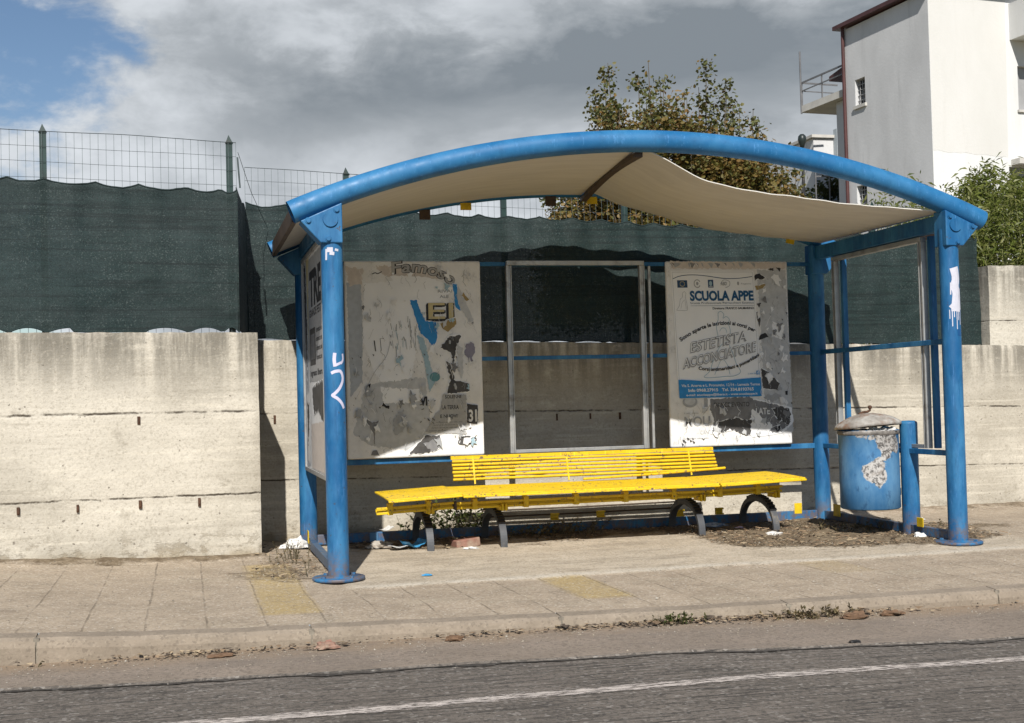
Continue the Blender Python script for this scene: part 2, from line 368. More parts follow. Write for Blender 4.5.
def sm(a,b,v):
    t=np.clip((v-a)/(b-a),0,1); return t*t*(3-2*t)
def dirt_field(X,Y):
    n=vn(X,Y,1.6,3)*.35; n2=vn(X,Y,4.5,9)*.2
    d=np.zeros_like(X)
    def put(v): np.maximum(d,v,out=d)
    # under the bench and along the back rail
    put(sm(1.12,1.6,Y+n)*sm(.1,.4,X)*sm(4.6,4.1,X)*1.0)
    # heap round the bin and right post
    put(sm(1.15,.45,np.hypot((X-3.75)*.75,(Y-.95))+n)*1.1)
    put(sm(.55,.15,np.hypot((X-4.05)*.8,(Y-.3))+n2)*.9)
    # left corner between wall and shelter
    put(sm(.75,.2,np.hypot((X+.25)*1.3,(Y-.9)*.55)+n)*.55)
    # along the left wall foot
    yw=1.25+(X+.37)*.105
    put(sm(.30,.04,(yw-Y)+n2)*sm(-.25,-.4,X)*.75)
    # along the back wall foot on the right
    put(sm(1.95,2.3,Y+n2)*sm(4.2,4.6,X)*.6)
    put(sm(.2,.5,n+n2+.05)*.35*sm(-.2,.1,Y)*sm(1.2,.6,Y))
    return d

def build_pavement():
    xs=np.concatenate([np.arange(-14,-2.4,.4),np.arange(-2.4,6.6,.03),np.arange(6.6,14.2,.4)])
    ys=np.concatenate([np.arange(-1.64,2.44,.03),[2.45]])
    X,Y=np.meshgrid(xs,ys,indexing='ij')
    D=dirt_field(X,Y)
    Z=G(X,Y)+D*(.012+.02*np.clip(vn(X,Y,6,5),-.3,1))
    yw=1.25+(X+.37)*.105
    Z+=np.where(X<-.36,.02*sm(.16,.0,yw-Y),0)
    Z+=.02*sm(2.05,2.3,Y)*sm(.2,.5,X)
    e=.018*np.sin(X*2.2)+vn(X,Y,2.5,11)*.03
    slab=sm(-.37,-.34,Y+e)*sm(.0,.06,X+e)*sm(4.75,4.5,X+e*3)
    rim=slab*sm(-.20,-.31,Y+e)*sm(-.1,.2,X)*sm(4.6,4.2,X)
    Z+=slab*.008
    yel=np.zeros_like(X)
    for a,b,y0,y1 in ((-.505,-.235,-1.3,.75),(1.115,1.385,-1.25,-.35),(2.735,3.005,-.85,-.36)):
        yel=np.maximum(yel,(.35 if a>2 else 1)*sm(a-.02,a+.01,X)*sm(b+.02,b-.01,X)*sm(y0-.04,y0+.02,Y)*sm(y1+.1,y1,Y))
    mb=MB(); mb.grid(np.stack([X,Y,Z],-1))
    o=mb.build('pavement',pavement_mat(),recalc=False); structure(o)
    for nm,A in (('dirt',D),('slab',slab),('rim',rim),('yellow',yel)):
        at=o.data.attributes.new(nm,'FLOAT','POINT'); at.data.foreach_set('value',A.ravel().astype(np.float32))
build_pavement()

def build_kerb():
    mb=MB(); xs=[-14]+[x for x in np.arange(-13.5,14,1.0)]
    edges=sorted(set([round(-1.49+i*1.17,3) for i in range(-11,14)]))
    for a,b in zip(edges[:-1],edges[1:]):
        a2,b2=a+.004,b-.004; n=6
        P=[]
        for x in np.linspace(a2,b2,30):
            zt=float(G(x,-1.7)); zb=float(RD(x))-.2; j=.006*mnoise.noise((x*5,0,0)); zt+=.003*mnoise.noise((x*7,3,0))
            prof=[(-1.75,zb),(-1.752+j,zt-.045),(-1.742+j,zt-.018),(-1.722+j,zt-.004),(-1.637,zt+.002),(-1.632,zt-.01),(-1.632,zt-.15)]
            P.append([(x,y,z) for y,z in prof])
        mb.grid(P,smooth=False)
        m=len(P[0]); mb.add(P[0],[tuple(range(m))]); mb.add(P[-1],[tuple(range(m))])
    # mortar filling the joints
    for a in edges[1:-1]:
        zt=float(G(a,-1.7)); mb.box(a-.012,a+.012,-1.744,-1.64,float(RD(a))-.1,zt-.006,1)
    mort=simple('kerb_mortar',(.27,.235,.185),.9,.5,30)
    structure(mb.build('kerb',[kerb_mat(),mort]))
build_kerb()

def edge_y(x): return -2.23-.078*(x+1.6)+.012*math.sin(x*2.3)+.01*math.sin(x*7.1)
def build_road():
    near=road_mat('old_asphalt',(.315,.257,.205),(.245,.20,.158),(.15,.122,.096),.22,.2,True)
    mill=road_mat('milled_asphalt',(.215,.185,.156),(.155,.134,.113),(.050,.046,.041),.9,.7)
    tar=road_mat('broken_edge',(.105,.092,.08),(.065,.058,.05),(.03,.027,.024),.5,.35)
    xs=np.concatenate([np.arange(-60,-3,3),np.arange(-3,6,.03),np.arange(6,60.1,3)])
    mb=MB(); P=[]
    for x in xs:
        e=max(-5.,min(-1.9,edge_y(x))) ; z=float(RD(x)); n=.006*float(mnoise.noise((x*9,0,0)))
        P.append([(x,y,z+(.006 if y>-1.8 else 0)) for y in (-1.70,-1.80,(e-1.85)/2)]+[(x,e+n+.006,z+.001),(x,e+n-.012,z-.010)])
    P=np.array(P)
    mb.grid(P[:,:4],0); mb.grid(P[:,3:5],1,smooth=False)
    Q=[]
    for p,x in zip(P,xs):
        z=float(RD(x))-.010
        Q.append([tuple(p[4])]+[(x,y,z) for y in (-3.2,-4.2,-6,-10,-16,-60)])
    mb.grid(Q,1)
    mb.grid([[tuple(np.array(p[4])+(0,.004+.012*mnoise.noise((x*13,4,0)),.0045)),tuple(np.array(p[4])+(0,-.004-.060*max(0,mnoise.noise((x*5,2,0))+.15)-.03*abs(mnoise.noise((x*23,7,0))),.004))] for p,x in zip(P,xs)],2)
    structure(mb.build('road',[near,mill,tar],recalc=False))
    # painted edge line
    mb=MB(); P=[];E=[]
    for x in xs:
        y0=-2.985+.045*math.tanh((x-1.2)*.5)+.004*math.sin(x*5); z=float(RD(x))-.006
        P.append([(x,y0+d,z) for d in (-.062,-.026,.026,.062)]); E+= [0,1,1,0]
    mb.grid(P); o=mb.build('road_edge_line',line_mat(),recalc=False); structure(o)
    at=o.data.attributes.new('edge','FLOAT','POINT'); at.data.foreach_set('value',np.array(E,np.float32))
    # terrain sheet behind the retaining walls and out to the horizon
    mb=MB(); ys=[2.62,4,8,15,30,60,150,400]; xs2=[-400,-150,-60,-20,-8,-3,0,4,8,14,30,60,150,400]
    mb.grid([[(x,y,1.30+.004*max(0,y-4)) for y in ys] for x in xs2])
    t=NT('terrain_soil'); p=t.pos(); t.col(t.mix(t.ramp(t.noise(p,.8,7,.7),.4,.6),(.12,.11,.05),(.19,.15,.09))); t.rough(.95)
    structure(mb.build('terrain',t.mat,recalc=False))
build_road()

# ------------------------------------------------------------------ retaining walls
CW_F=concrete('wall_concrete_front',((1.005,.009),(.452,.008)),.006,1.535)
CW_B=concrete('wall_concrete_back',((.975,.008),(.47,.007)),.0175,1.53,(.485,.445,.37),(.365,.33,.268))
CW_H=concrete('wall_concrete_high',((1.62,.006),),0.,2.1,(.45,.425,.36),(.35,.33,.28))

def wall_front(P0,P1,z0,zt,joints,slope,thick,name,mat,label,step=.03,rough_right=False,far=()):
    """a cast wall: dense front sheet with formwork relief, plus top, ends and back"""
    P0=Vector((*P0,0));P1=Vector((*P1,0)); d=(P1-P0); L=d.length; d.normalize(); nrm=Vector((d.y,-d.x,0))
    us=np.unique(np.concatenate([np.arange(0,L,step),[L]])); vs=np.unique(np.concatenate([np.arange(0,1,step/ (zt-z0)),[1]]))
    V=[];
    for iu,u in enumerate(us):
        col=[]
        for v in vs:
            x=P0.x+d.x*u; top=zt-slope*x; z=z0+(top-z0)*v; zz=z+slope*x
            r=mnoise.fractal((u*2.3,zz*7,1.3),1,2,4)*.004+mnoise.fractal((u*13,zz*13,4.),1,2,3)*.0022
            k=sum(1 for j in joints if zz>j); r+=(-.004,.004,-.001)[k%3]
            for j in joints: r-=.010*math.exp(-((zz-j+.008*mnoise.noise((u*6,0,0)))/.007)**2)
            if rough_right:
                e=max(0,1-(L-u)/.035); r-=e*(.012+.018*max(0,mnoise.noise((zz*16,2,0))))
            et=max(0,1-(top-z)/.03); r-=et*et*(.006+.012*max(0,mnoise.noise((u*9,5,0))))
            col.append(P0+d*u+nrm*r+Vector((0,0,z+ (et*.006*mnoise.noise((u*11,1,0)) ))))
        V.append([tuple(c) for c in col])
    mb=MB(); V=np.array(V); mb.grid(V,flip=True)
    bk=-nrm*thick
    A=V[:,-1]; B=A+np.array(bk); mb.grid(np.stack([A,B],1),smooth=False,flip=True)
    for e in (0,-1):
        A=V[e]; B=A+np.array(bk); mb.grid(np.stack([A,B],1),smooth=False)
    a,b=V[0],V[-1]
    mb.add([tuple(a[0]+np.array(bk)),tuple(a[-1]+np.array(bk)),tuple(b[-1]+np.array(bk)),tuple(b[0]+np.array(bk))],[(0,1,2,3)])
    o=mb.build(name,mat,origin=(P0.x,P0.y,0)); tag(o,label,'wall'); return o

fw=wall_front((-12.37,-.01),(-.37,1.25),-.3,1.535,(1.005,.452),.006,1.12,'concrete_wall',CW_F,
  'nearer concrete retaining wall left of the shelter, its end casting a black shadow',.035,True)
bw=wall_front((-.36,2.32),(14,2.32),-.3,1.531,(.975,.47),.0208,.30,'concrete_wall',CW_B,
  'long stained concrete wall set back behind the shelter and bin',.04)
hw=wall_front((5.99,2.335),(14,2.335),1.36,2.105,(1.62,),.0,.28,'concrete_wall',CW_H,
  'short higher block of grey concrete on the right under the bamboo',.04)
# rusty formwork ties
def ties(par,pts,h=.055):
    for x,y,z in pts:
        mb=MB(); w=.007+.003*((x*7)%1); z-=.012*((x*3.3)%1); mb.box(x-w,x+w,y-.012,y+.02,z-h*(.8+.4*((x*5.7)%1)),z); mb.box(x-.005,x+.005,y-.017,y+.0,z-h+.012,z-h+.026)
        mb.build('formwork_tie',RUST,par,bevel=.003)
fy=lambda x:1.25+(x+.37)*.105
ties(fw,[(x,fy(x),.448) for x in (-1.89,-1.535,-1.15,-.775)]+[(-1.15,fy(-1.15),.995)])
ties(bw,[(-.2,2.32,.97),(2.02,2.32,.925),(2.3,2.32,.92),(2.55,2.32,.918)])

# ------------------------------------------------------------------ fences
NET=net_mat(); WIRE=simple('galvanised_wire',(.10,.125,.125),.5,.3,20,metal=.4); GREENPOST=simple('green_post',(.012,.036,.032),.5,.4,10,grime=(.05,.03,.02))
def angle_post(mb,x,y,z0,z1,w=.022):
    mb.box(x-w,x+w,y-.004,y+.003,z0,z1-.05); mb.box(x-w,x-w+.006,y+.0035,y+.04,z0,z1-.05)
    mb.add([(x-w,y-.004,z1-.05),(x+w,y-.004,z1-.05),(x+w,y+.003,z1-.05),(x-w,y+.003,z1-.05),(x-.003,y,z1)],[(0,1,4),(1,2,4),(2,3,4),(3,0,4)])
    mb.box(x-w-.004,x+w+.004,y-.007,y-.0045,z1-.065,z1-.05)
def make_fence(p0,p1,zw0,zw1,zt0,zt1,posts,zp,nt0,nt1,nb0,nb1,label,sc=.26,seed=1,cover=(0,1)):
    """p0,p1 ends; zt wire top; nt net top; nb net bottom"""
    p0=Vector((*p0,0));p1=Vector((*p1,0)); d=p1-p0; L=d.length; d.normalize(); n=Vector((d.y,-d.x,0))
    f=thing('wire_fence',(p0.x,p0.y,min(zw0,zw1)),label,'fence')
    for u in posts:
        mb=MB(); a=p0+d*u; angle_post(mb,a.x,a.y+.012,zw0+(zw1-zw0)*u/L-.05,zp(u)); mb.build('post',GREENPOST,f)
    mb=MB(); k=int(L/.05)
    for i in range(k+1):
        u=i*L/k; a=p0+d*u; top=zt0+(zt1-zt0)*u/L; bot=zw0+(zw1-zw0)*u/L+.01
        zs=np.linspace(bot,top,6)
        mb.tube([(a.x+.004*mnoise.noise((u*3,z*2,seed)),a.y+.004*mnoise.noise((u*3,z*2,seed+7)),z+.0) for z in zs],.0015,3,caps=False,smooth=False)
    nr=int((zt0-zw0)/.10)
    for j in range(nr+1):
        pts=[]
        for i in range(0,k*2+1):
            u=i*L/(2*k); a=p0+d*u; top=zt0+(zt1-zt0)*u/L; bot=zw0+(zw1-zw0)*u/L+.01
            sag=.006*mnoise.noise((u*2.2,j*.7,seed+3))+(.010*math.sin(u*4.1+j) if j%2 else 0)*.4
            pts.append((a.x,a.y-.002,bot+(top-bot)*j/nr+sag))
        mb.tube(pts,.0015 if j<nr else .0026,3,caps=False,smooth=False)
    mb.build('wire_mesh',WIRE,f,recalc=False)
    # shade netting hung on the road side, tied at intervals so hems scallop
    nu=int(L/.025); nv=46; P=[]
    ties_=[]; u=0; r=random.Random(seed)
    while u<L: ties_.append(u); u+=sc*(.85+.4*r.random())
    ties_.append(L)
    def scal(u,h):
        for a,b in zip(ties_[:-1],ties_[1:]):
            if a<=u<=b: t=(u-a)/max(b-a,1e-6); return h*4*t*(1-t)
        return 0
    for i in range(nu+1):
        u=i*L/nu; a=p0+d*min(u,L)
        top=nt0+(nt1-nt0)*u/L-scal(u,.028+.012*mnoise.noise((u*2,seed,1)))+.006*mnoise.noise((u*20,seed,0)); bot=nb0+(nb1-nb0)*u/L+scal(u,.012 if seed!=1 else .035)*(1 if mnoise.noise((u*1.4,seed*3.,2))>-.15 else .2)
        col=[]
        for j in range(nv+1):
            v=j/nv; z=bot+(top-bot)*v
            b=.026+.034*mnoise.fractal((u*1.3,z*1.1,seed),1,2,3)+.012*math.cos(2*math.pi*u/sc+2*mnoise.noise((u,z*.7,seed)))*v**1.5+.014*mnoise.fractal((u*6+z*2,z*.6,seed+9),1,2,2)+.010*math.sin(math.pi*v)+.006*mnoise.fractal((u*5,z*9,seed+4),1,2,3)
            if v>.97: b+=.008*math.sin((v-.97)/.03*math.pi)
            q=a+n*max(b,.006)
            col.append((q.x,q.y,z))
        P.append(col)
    mb=MB(); mb.grid(P); ob=mb.build('shade_net',NET,f,recalc=False)
    # rolled hem ropes
    mb=MB(); P=np.array(P); mb.tube([tuple(p) for p in P[:,-1]],.006,4); mb.tube([tuple(p) for p in P[:,0]],.005,4)
    mb.build('net_hem',simple('net_hem_%d'%seed,(.012,.026,.026),.8,.3,20),f,recalc=False)
    return f
fFront=make_fence((-4.5,1.10),(-.485,1.44),1.555,1.535,2.945,2.865,(.1,1.40,2.775,3.985),lambda u:2.995-.02*u,2.66,2.53,1.565,1.55,
   'near wire fence with dark green netting standing on the left concrete wall',.27,1)
fBack=make_fence((-.38,2.47),(5.97,2.47),1.54,1.41,2.875,2.60,(.78,2.05,3.08,4.2,5.35,6.28),lambda u:2.93-.046*u,2.60,2.36,1.548,1.415,
   'long wire fence with dark green netting behind the shelter roof',.24,2)
# the return of netting between the two runs belongs to the near fence
mb=MB(); P=[]
for i in range(20):
    y=1.405+i*(1.06/19); P.append([(-.492+.11*(y-1.405)+.015*min(1,(y-1.405)*6)*mnoise.noise((y*4,z*3,5)),y,1.56+(2.545+.02*math.sin(y*9)-1.56)*z) for z in np.linspace(0,1,20)])
mb.grid(P); mb.build('shade_net',NET,fFront,recalc=False)
mb=MB(); mb.tube([(-.47,1.47,2.80),(-.36,1.95,2.60),(-.22,2.4,2.40)],.002,4); mb.tube([(-.475,1.44,2.76),(-.46,1.46,2.55)],.006,5); mb.build('tie_wire',WIRE,fFront)

# ------------------------------------------------------------------ bus shelter
sh=thing('bus_shelter',(2.05,.94,0),'blue tubular bus shelter with arched roof, torn sagging canopy and poster boards','bus shelter')
W=4.1; D=1.885
def arch(x):
    R=5.75; return 2.643-R+math.sqrt(R*R-(x-2.05)**2)
PR=.0635
def post(x,y,top,plate,name='post'):
    mb=MB(); n=28
    zs=np.linspace(0,top,30); mb.tube([(x,y,z) for z in zs],PR,n)
    o=mb.build(name,BLUE,sh)
    if plate:
        b=MB(); b.lathe([(.0,.001),(.155,.001),(.155,.016),(.150,.020),(PR+.008,.020),(PR+.002,.026)],(x,y,.012),32)
        for a in range(4):
            an=a*math.pi/2+.6; cx,cy=x+.115*math.cos(an),y+.115*math.sin(an)
            b.lathe([(.014,.018),(.014,.030),(.0,.031)],(cx,cy,.012),6,smooth=False)
        b.build('base_plate',BLUE,o)
    return o
fl=post(0,0,2.10,True); fr=post(W,0,2.10,True); bl=post(0,D,2.16,False); br=post(W,D,2.16,False)
mb=MB(); mb.tube([(4.118,.60,z) for z in np.linspace(-.02,.80,10)],.062,24,caps=False)
mb.lathe([(.062,.80),(.059,.810),(.045,.818),(.0,.820)],(4.118,.60,0),24); mb.build('post',BLUE,sh)
# roof arches
def archtube(y,r,name,x0,x1):
    mb=MB(); xs=np.linspace(x0,x1,60); mb.tube([(x,y,arch(x)) for x in xs],r,22,caps=False)
    mb.tube([(x,y,arch(x)) for x in xs[::-1]],r-.006,16,caps=False)
    for xe in (x0,x1):
        pass
    return mb.build(name,BLUE_ARCH,sh,recalc=False)
archtube(0,.069,'roof_arch',-.235,4.355); archtube(D,.060,'roof_arch',-.235,4.355)
# inner dark plugs near the pipe mouths
# gussets
def gusset(x,s,y,yd,bolts=True):
    mb=MB(); sx=lambda u:x+s*u
    poly=[(-.07,1.985),(.058,1.985),(.058,2.222),(-.186,2.112)]
    if s<0: poly=poly[::-1]
    mb.prism([(sx(a),z) for a,z in poly],lambda a,b,d:(a,d,b),y-yd,y+yd)
    g=mb.build('gusset',BLUE,sh,bevel=.006)
    def disc(cx,cz,r,h,b):
        n=20; c0=[(sx(cx)+r*math.cos(k*2*math.pi/n),y-yd-h,cz+r*math.sin(k*2*math.pi/n)) for k in range(n)]
        c1=[(sx(cx)+(r+.003)*math.cos(k*2*math.pi/n),y-yd+.002,cz+(r+.003)*math.sin(k*2*math.pi/n)) for k in range(n)]
        b.add(c0+c1,[tuple(range(n))]+[(k,(k+1)%n,(k+1)%n+n,k+n) for k in range(n)])
    if not bolts: return
    b=MB(); disc(-.012,2.121,.043,.010,b); b.build('bolt_cover',BLUE,g)
    for cx,cz in ((-.14,2.112),(.026,2.178),(-.026,2.008)):
        b=MB(); disc(cx,cz,.012,.012,b); disc(cx,cz,.018,.004,b); b.build('bolt',BLUE,g)
for x,s in ((0,1),(W,-1)):
    gusset(x,s,0,.072); gusset(x,s,D,.066,False)
# side eaves: beam joining the arch ends, with fascia
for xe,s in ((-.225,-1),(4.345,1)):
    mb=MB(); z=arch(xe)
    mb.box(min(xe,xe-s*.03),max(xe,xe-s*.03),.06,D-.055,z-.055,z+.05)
    mb.build('eave_beam',BROWNMETAL,sh,bevel=.004)  # dark brown puts the shade at the roof ends into the colour
for xs_ in (0,W):
    mb=MB(); mb.box(xs_-.032,xs_+.032,.07,D-.07,2.10,2.205); mb.build('side_beam',BLUE,sh,bevel=.004)
mb=MB(); pts=[(1.945+.20*t,.03+t*(D-.06),2.562+.035*math.sin(t*math.pi)) for t in np.linspace(0,1,12)]
for a,b in zip(pts[:-1],pts[1:]): mb.bar(a,b,.05,.03)
mb.build('roof_rib',BROWNMETAL,sh)
# left canopy panel, still in place just under the arches
def canopy(rows,name,th=.006):
    mb=MB(); P=np.array(rows); mb.grid(P); Q=P.copy(); Q[...,2]+=th; mb.grid(Q,flip=True)
    mb.grid(np.stack([P[0],Q[0]],0),smooth=False); mb.grid(np.stack([P[-1],Q[-1]],0),smooth=False,flip=True)
    mb.grid(np.stack([P[:,0],Q[:,0]],1),smooth=False); mb.grid(np.stack([P[:,-1],Q[:,-1]],1),smooth=False,flip=True)
    return mb.build(name,CANOPY,sh)
rows=[]
for i in range(41):
    t=i/40; r=[]
    for j in range(21):
        v=j/20; y=.012+v*(D-.02); x=-.20+t*(2.14+.19*v); 
        r.append((x,y,arch(x)-.045+.018*math.sin(v*math.pi)*math.sin(t*math.pi)))
    rows.append(r)
canopy(rows,'canopy_panel')
fe=[(1.95,2.598),(2.076,2.552),(2.341,2.416),(2.68,2.342),(3.03,2.302),(3.315,2.268),(3.75,2.240),(4.10,2.218)]
be=[(2.14,2.645),(2.45,2.53),(2.78,2.44),(3.11,2.355),(3.40,2.315),(3.625,2.290),(3.9,2.262),(4.13,2.232)]
def curve(pts,n):
    p=np.array(pts); d=np.concatenate([[0],np.cumsum(np.hypot(*np.diff(p,axis=0).T))]); d/=d[-1]; t=np.linspace(0,1,n)
    def cr(c):
        m=np.gradient(c,d); out=[]
        for q in t:
            i=min(np.searchsorted(d,q,side='right')-1,len(d)-2); h=d[i+1]-d[i]; s_=(q-d[i])/h
            out.append((2*s_**3-3*s_**2+1)*c[i]+(s_**3-2*s_**2+s_)*h*m[i]+(-2*s_**3+3*s_**2)*c[i+1]+(s_**3-s_**2)*h*m[i+1])
        return np.array(out)
    return np.stack([cr(p[:,0]),cr(p[:,1])],1)
fc,bc=curve(fe,46),curve(be,46); rows=[]
for i in range(46):
    r=[]
    for j in range(25):
        v=j/24; x=fc[i,0]*(1-v)+bc[i,0]*v; z=fc[i,1]*(1-v)+bc[i,1]*v
        z+=-.012*math.sin(v*math.pi)*math.sin(i/45*math.pi)+.004*mnoise.noise((x*5,v*2,1))+.003*math.sin(x*26+v*4)*math.sin(i/45*math.pi)
        r.append((x,.012+v*(D-.03),z))
    rows.append(r)
o=canopy(rows,'torn_canopy'); o['label']='loose canopy sheet sagging under the right half of the arch'
# rails at the back and sides
for z,h in ((2.068,.03),(1.352,.03),(.607,.04)):
    mb=MB(); mb.box(.06,W-.06,D-.014,D+.014,z-h/2,z+h/2); mb.build('back_rail',BLUE,sh,bevel=.003)
mb=MB(); mb.box(.06,W-.06,D-.02,D+.02,.02,.092); mb.build('bottom_rail',BLUE,sh,bevel=.004)
mb=MB(); mb.box(-.022,.022,.06,D-.06,.022,.085); mb.build('bottom_rail',STEELBLUEGREY,sh,bevel=.004)
mb=MB(); mb.box(W-.02,W+.02,.06,D-.06,.025,.09); mb.build('bottom_rail',BLUE,sh,bevel=.004)
for z in (1.356,.607):
    mb=MB(); mb.box(W-.014,W+.014,.06,D-.06,z-.018,z+.018); mb.build('side_rail',BLUE,sh,bevel=.003)
for z in (1.356,.590,2.07):
    mb=MB(); mb.box(.016,.040,.06,D-.06,z-.015,z+.015); mb.build('side_rail',BLUE,sh,bevel=.003)
# broken bars behind the bench
for z in (.158,.205):
    mb=MB(); mb.tube([(1.30,D+.03,z),(2.1,D+.03,z-.003),(2.86,D+.03,z+.002)],.007,6); mb.build('bracket_bar',BROWNMETAL,sh)
def clip(c,axis,s=.030,h=.04):
    mb=MB(); x,y,z=c; ex,ey=(s,.014) if axis=='x' else (.014,s)
    mb.box(x-ex,x+ex,y-ey,y+ey,z,z+.010); mb.box(x-ex,x+ex,y-ey,y+ey,z+h*.8,z+h*.8+.012)
    if axis=='x': mb.box(x-ex,x+ex,y+ey-.005,y+ey-.001,z+.010,z+h*.8)
    else: mb.box(x+ex-.005,x+ex-.001,y-ey,y+ey,z+.010,z+h*.8)
    mb.build('panel_clip',YELLOW_CLIP,sh,bevel=.002)
for x,z in ((1.86,.115),(2.228,.118),(2.875,.095),(3.205,.095)): clip((x,D,z),'x',.033,.05)
def tab(x0,x1,y0,y1,z0,z1,m=YELLOW_CLIP):
    mb=MB(); mb.box(x0,x1,y0,y1,z0,z1); mb.build('panel_clip',m,sh,bevel=.003)
tab(3.84,3.905,D-.022,D-.016,.07,.155); tab(W-.03,W-.024,1.55,1.66,.06,.155); tab(W-.034,W-.026,.37,.45,.085,.15); tab(-.03,-.024,1.60,1.69,.06,.15)
tab(.44,.50,D-.026,D-.022,.02,.09,simple('pale_blue_patch',(.09,.22,.38),.5))
for x,m in ((.905,BROWNMETAL),(1.22,YELLOW_CLIP),(1.885,BROWNMETAL),(2.215,YELLOW_CLIP)):
    z=arch(x)-.055; mb=MB(); mb.box(x-.042,x+.042,D-.03,D-.024,z-.075 if m is BROWNMETAL else z-.055,z); mb.build('panel_clip',m,sh)
mb=MB(); mb.obox((3.87,D-.03,2.248),((1,0,-.22),(0,1,0),(.22,0,1)),(.036,.003,.018)); mb.build('panel_clip',YELLOW_CLIP,sh)
# empty aluminium frame in the middle of the back, and in the right side
def alu_frame(mapf,a0,a1,z0,z1,w,name='panel_frame',posts=True):
    mb=MB()
    def bx(u0,u1,d0,d1,za,zb):
        c=[mapf(u,d,z) for z in (za,zb) for (u,d) in ((u0,d0),(u1,d0),(u1,d1),(u0,d1))]
        mb.add(c,[(0,3,2,1),(4,5,6,7),(0,1,5,4),(1,2,6,5),(2,3,7,6),(3,0,4,7)])
    for u in (a0,a1):
        bx(u-w/2,u-w/2+w*.42,-.03,.012,z0,z1); bx(u-w/2+w*.42,u+w*.30,-.022,.010,z0,z1); bx(u+w*.30,u+w/2,-.03,.012,z0,z1)
    bx(a0-w/2+.004,a1+w/2-.004,-.034,.014,z1+.001,z1+.034)
    bx(a0+w/2+.001,a1-w/2-.001,-.028,.010,z0+.0,z0+.025)
    return mb.build(name,ALU,sh,bevel=.002)
alu_frame(lambda u,d,z:(u,D-.02+d,z),1.535,2.60,.635,2.055,.042)
mb=MB(); mb.box(2.655,2.675,D-.035,D-.016,.635,2.05); mb.build('panel_frame',ALU,sh,bevel=.002)
alu_frame(lambda u,d,z:(W+.030+d,u,z),.355,1.60,.63,2.06,.045)
for a,b in ((.285,.322),(1.525,1.56)):
    mb=MB(); mb.box(W+.046,W+.086,a+.006,b+.006,.63,2.095); mb.build('side_mullion',BLUE,sh,bevel=.003)

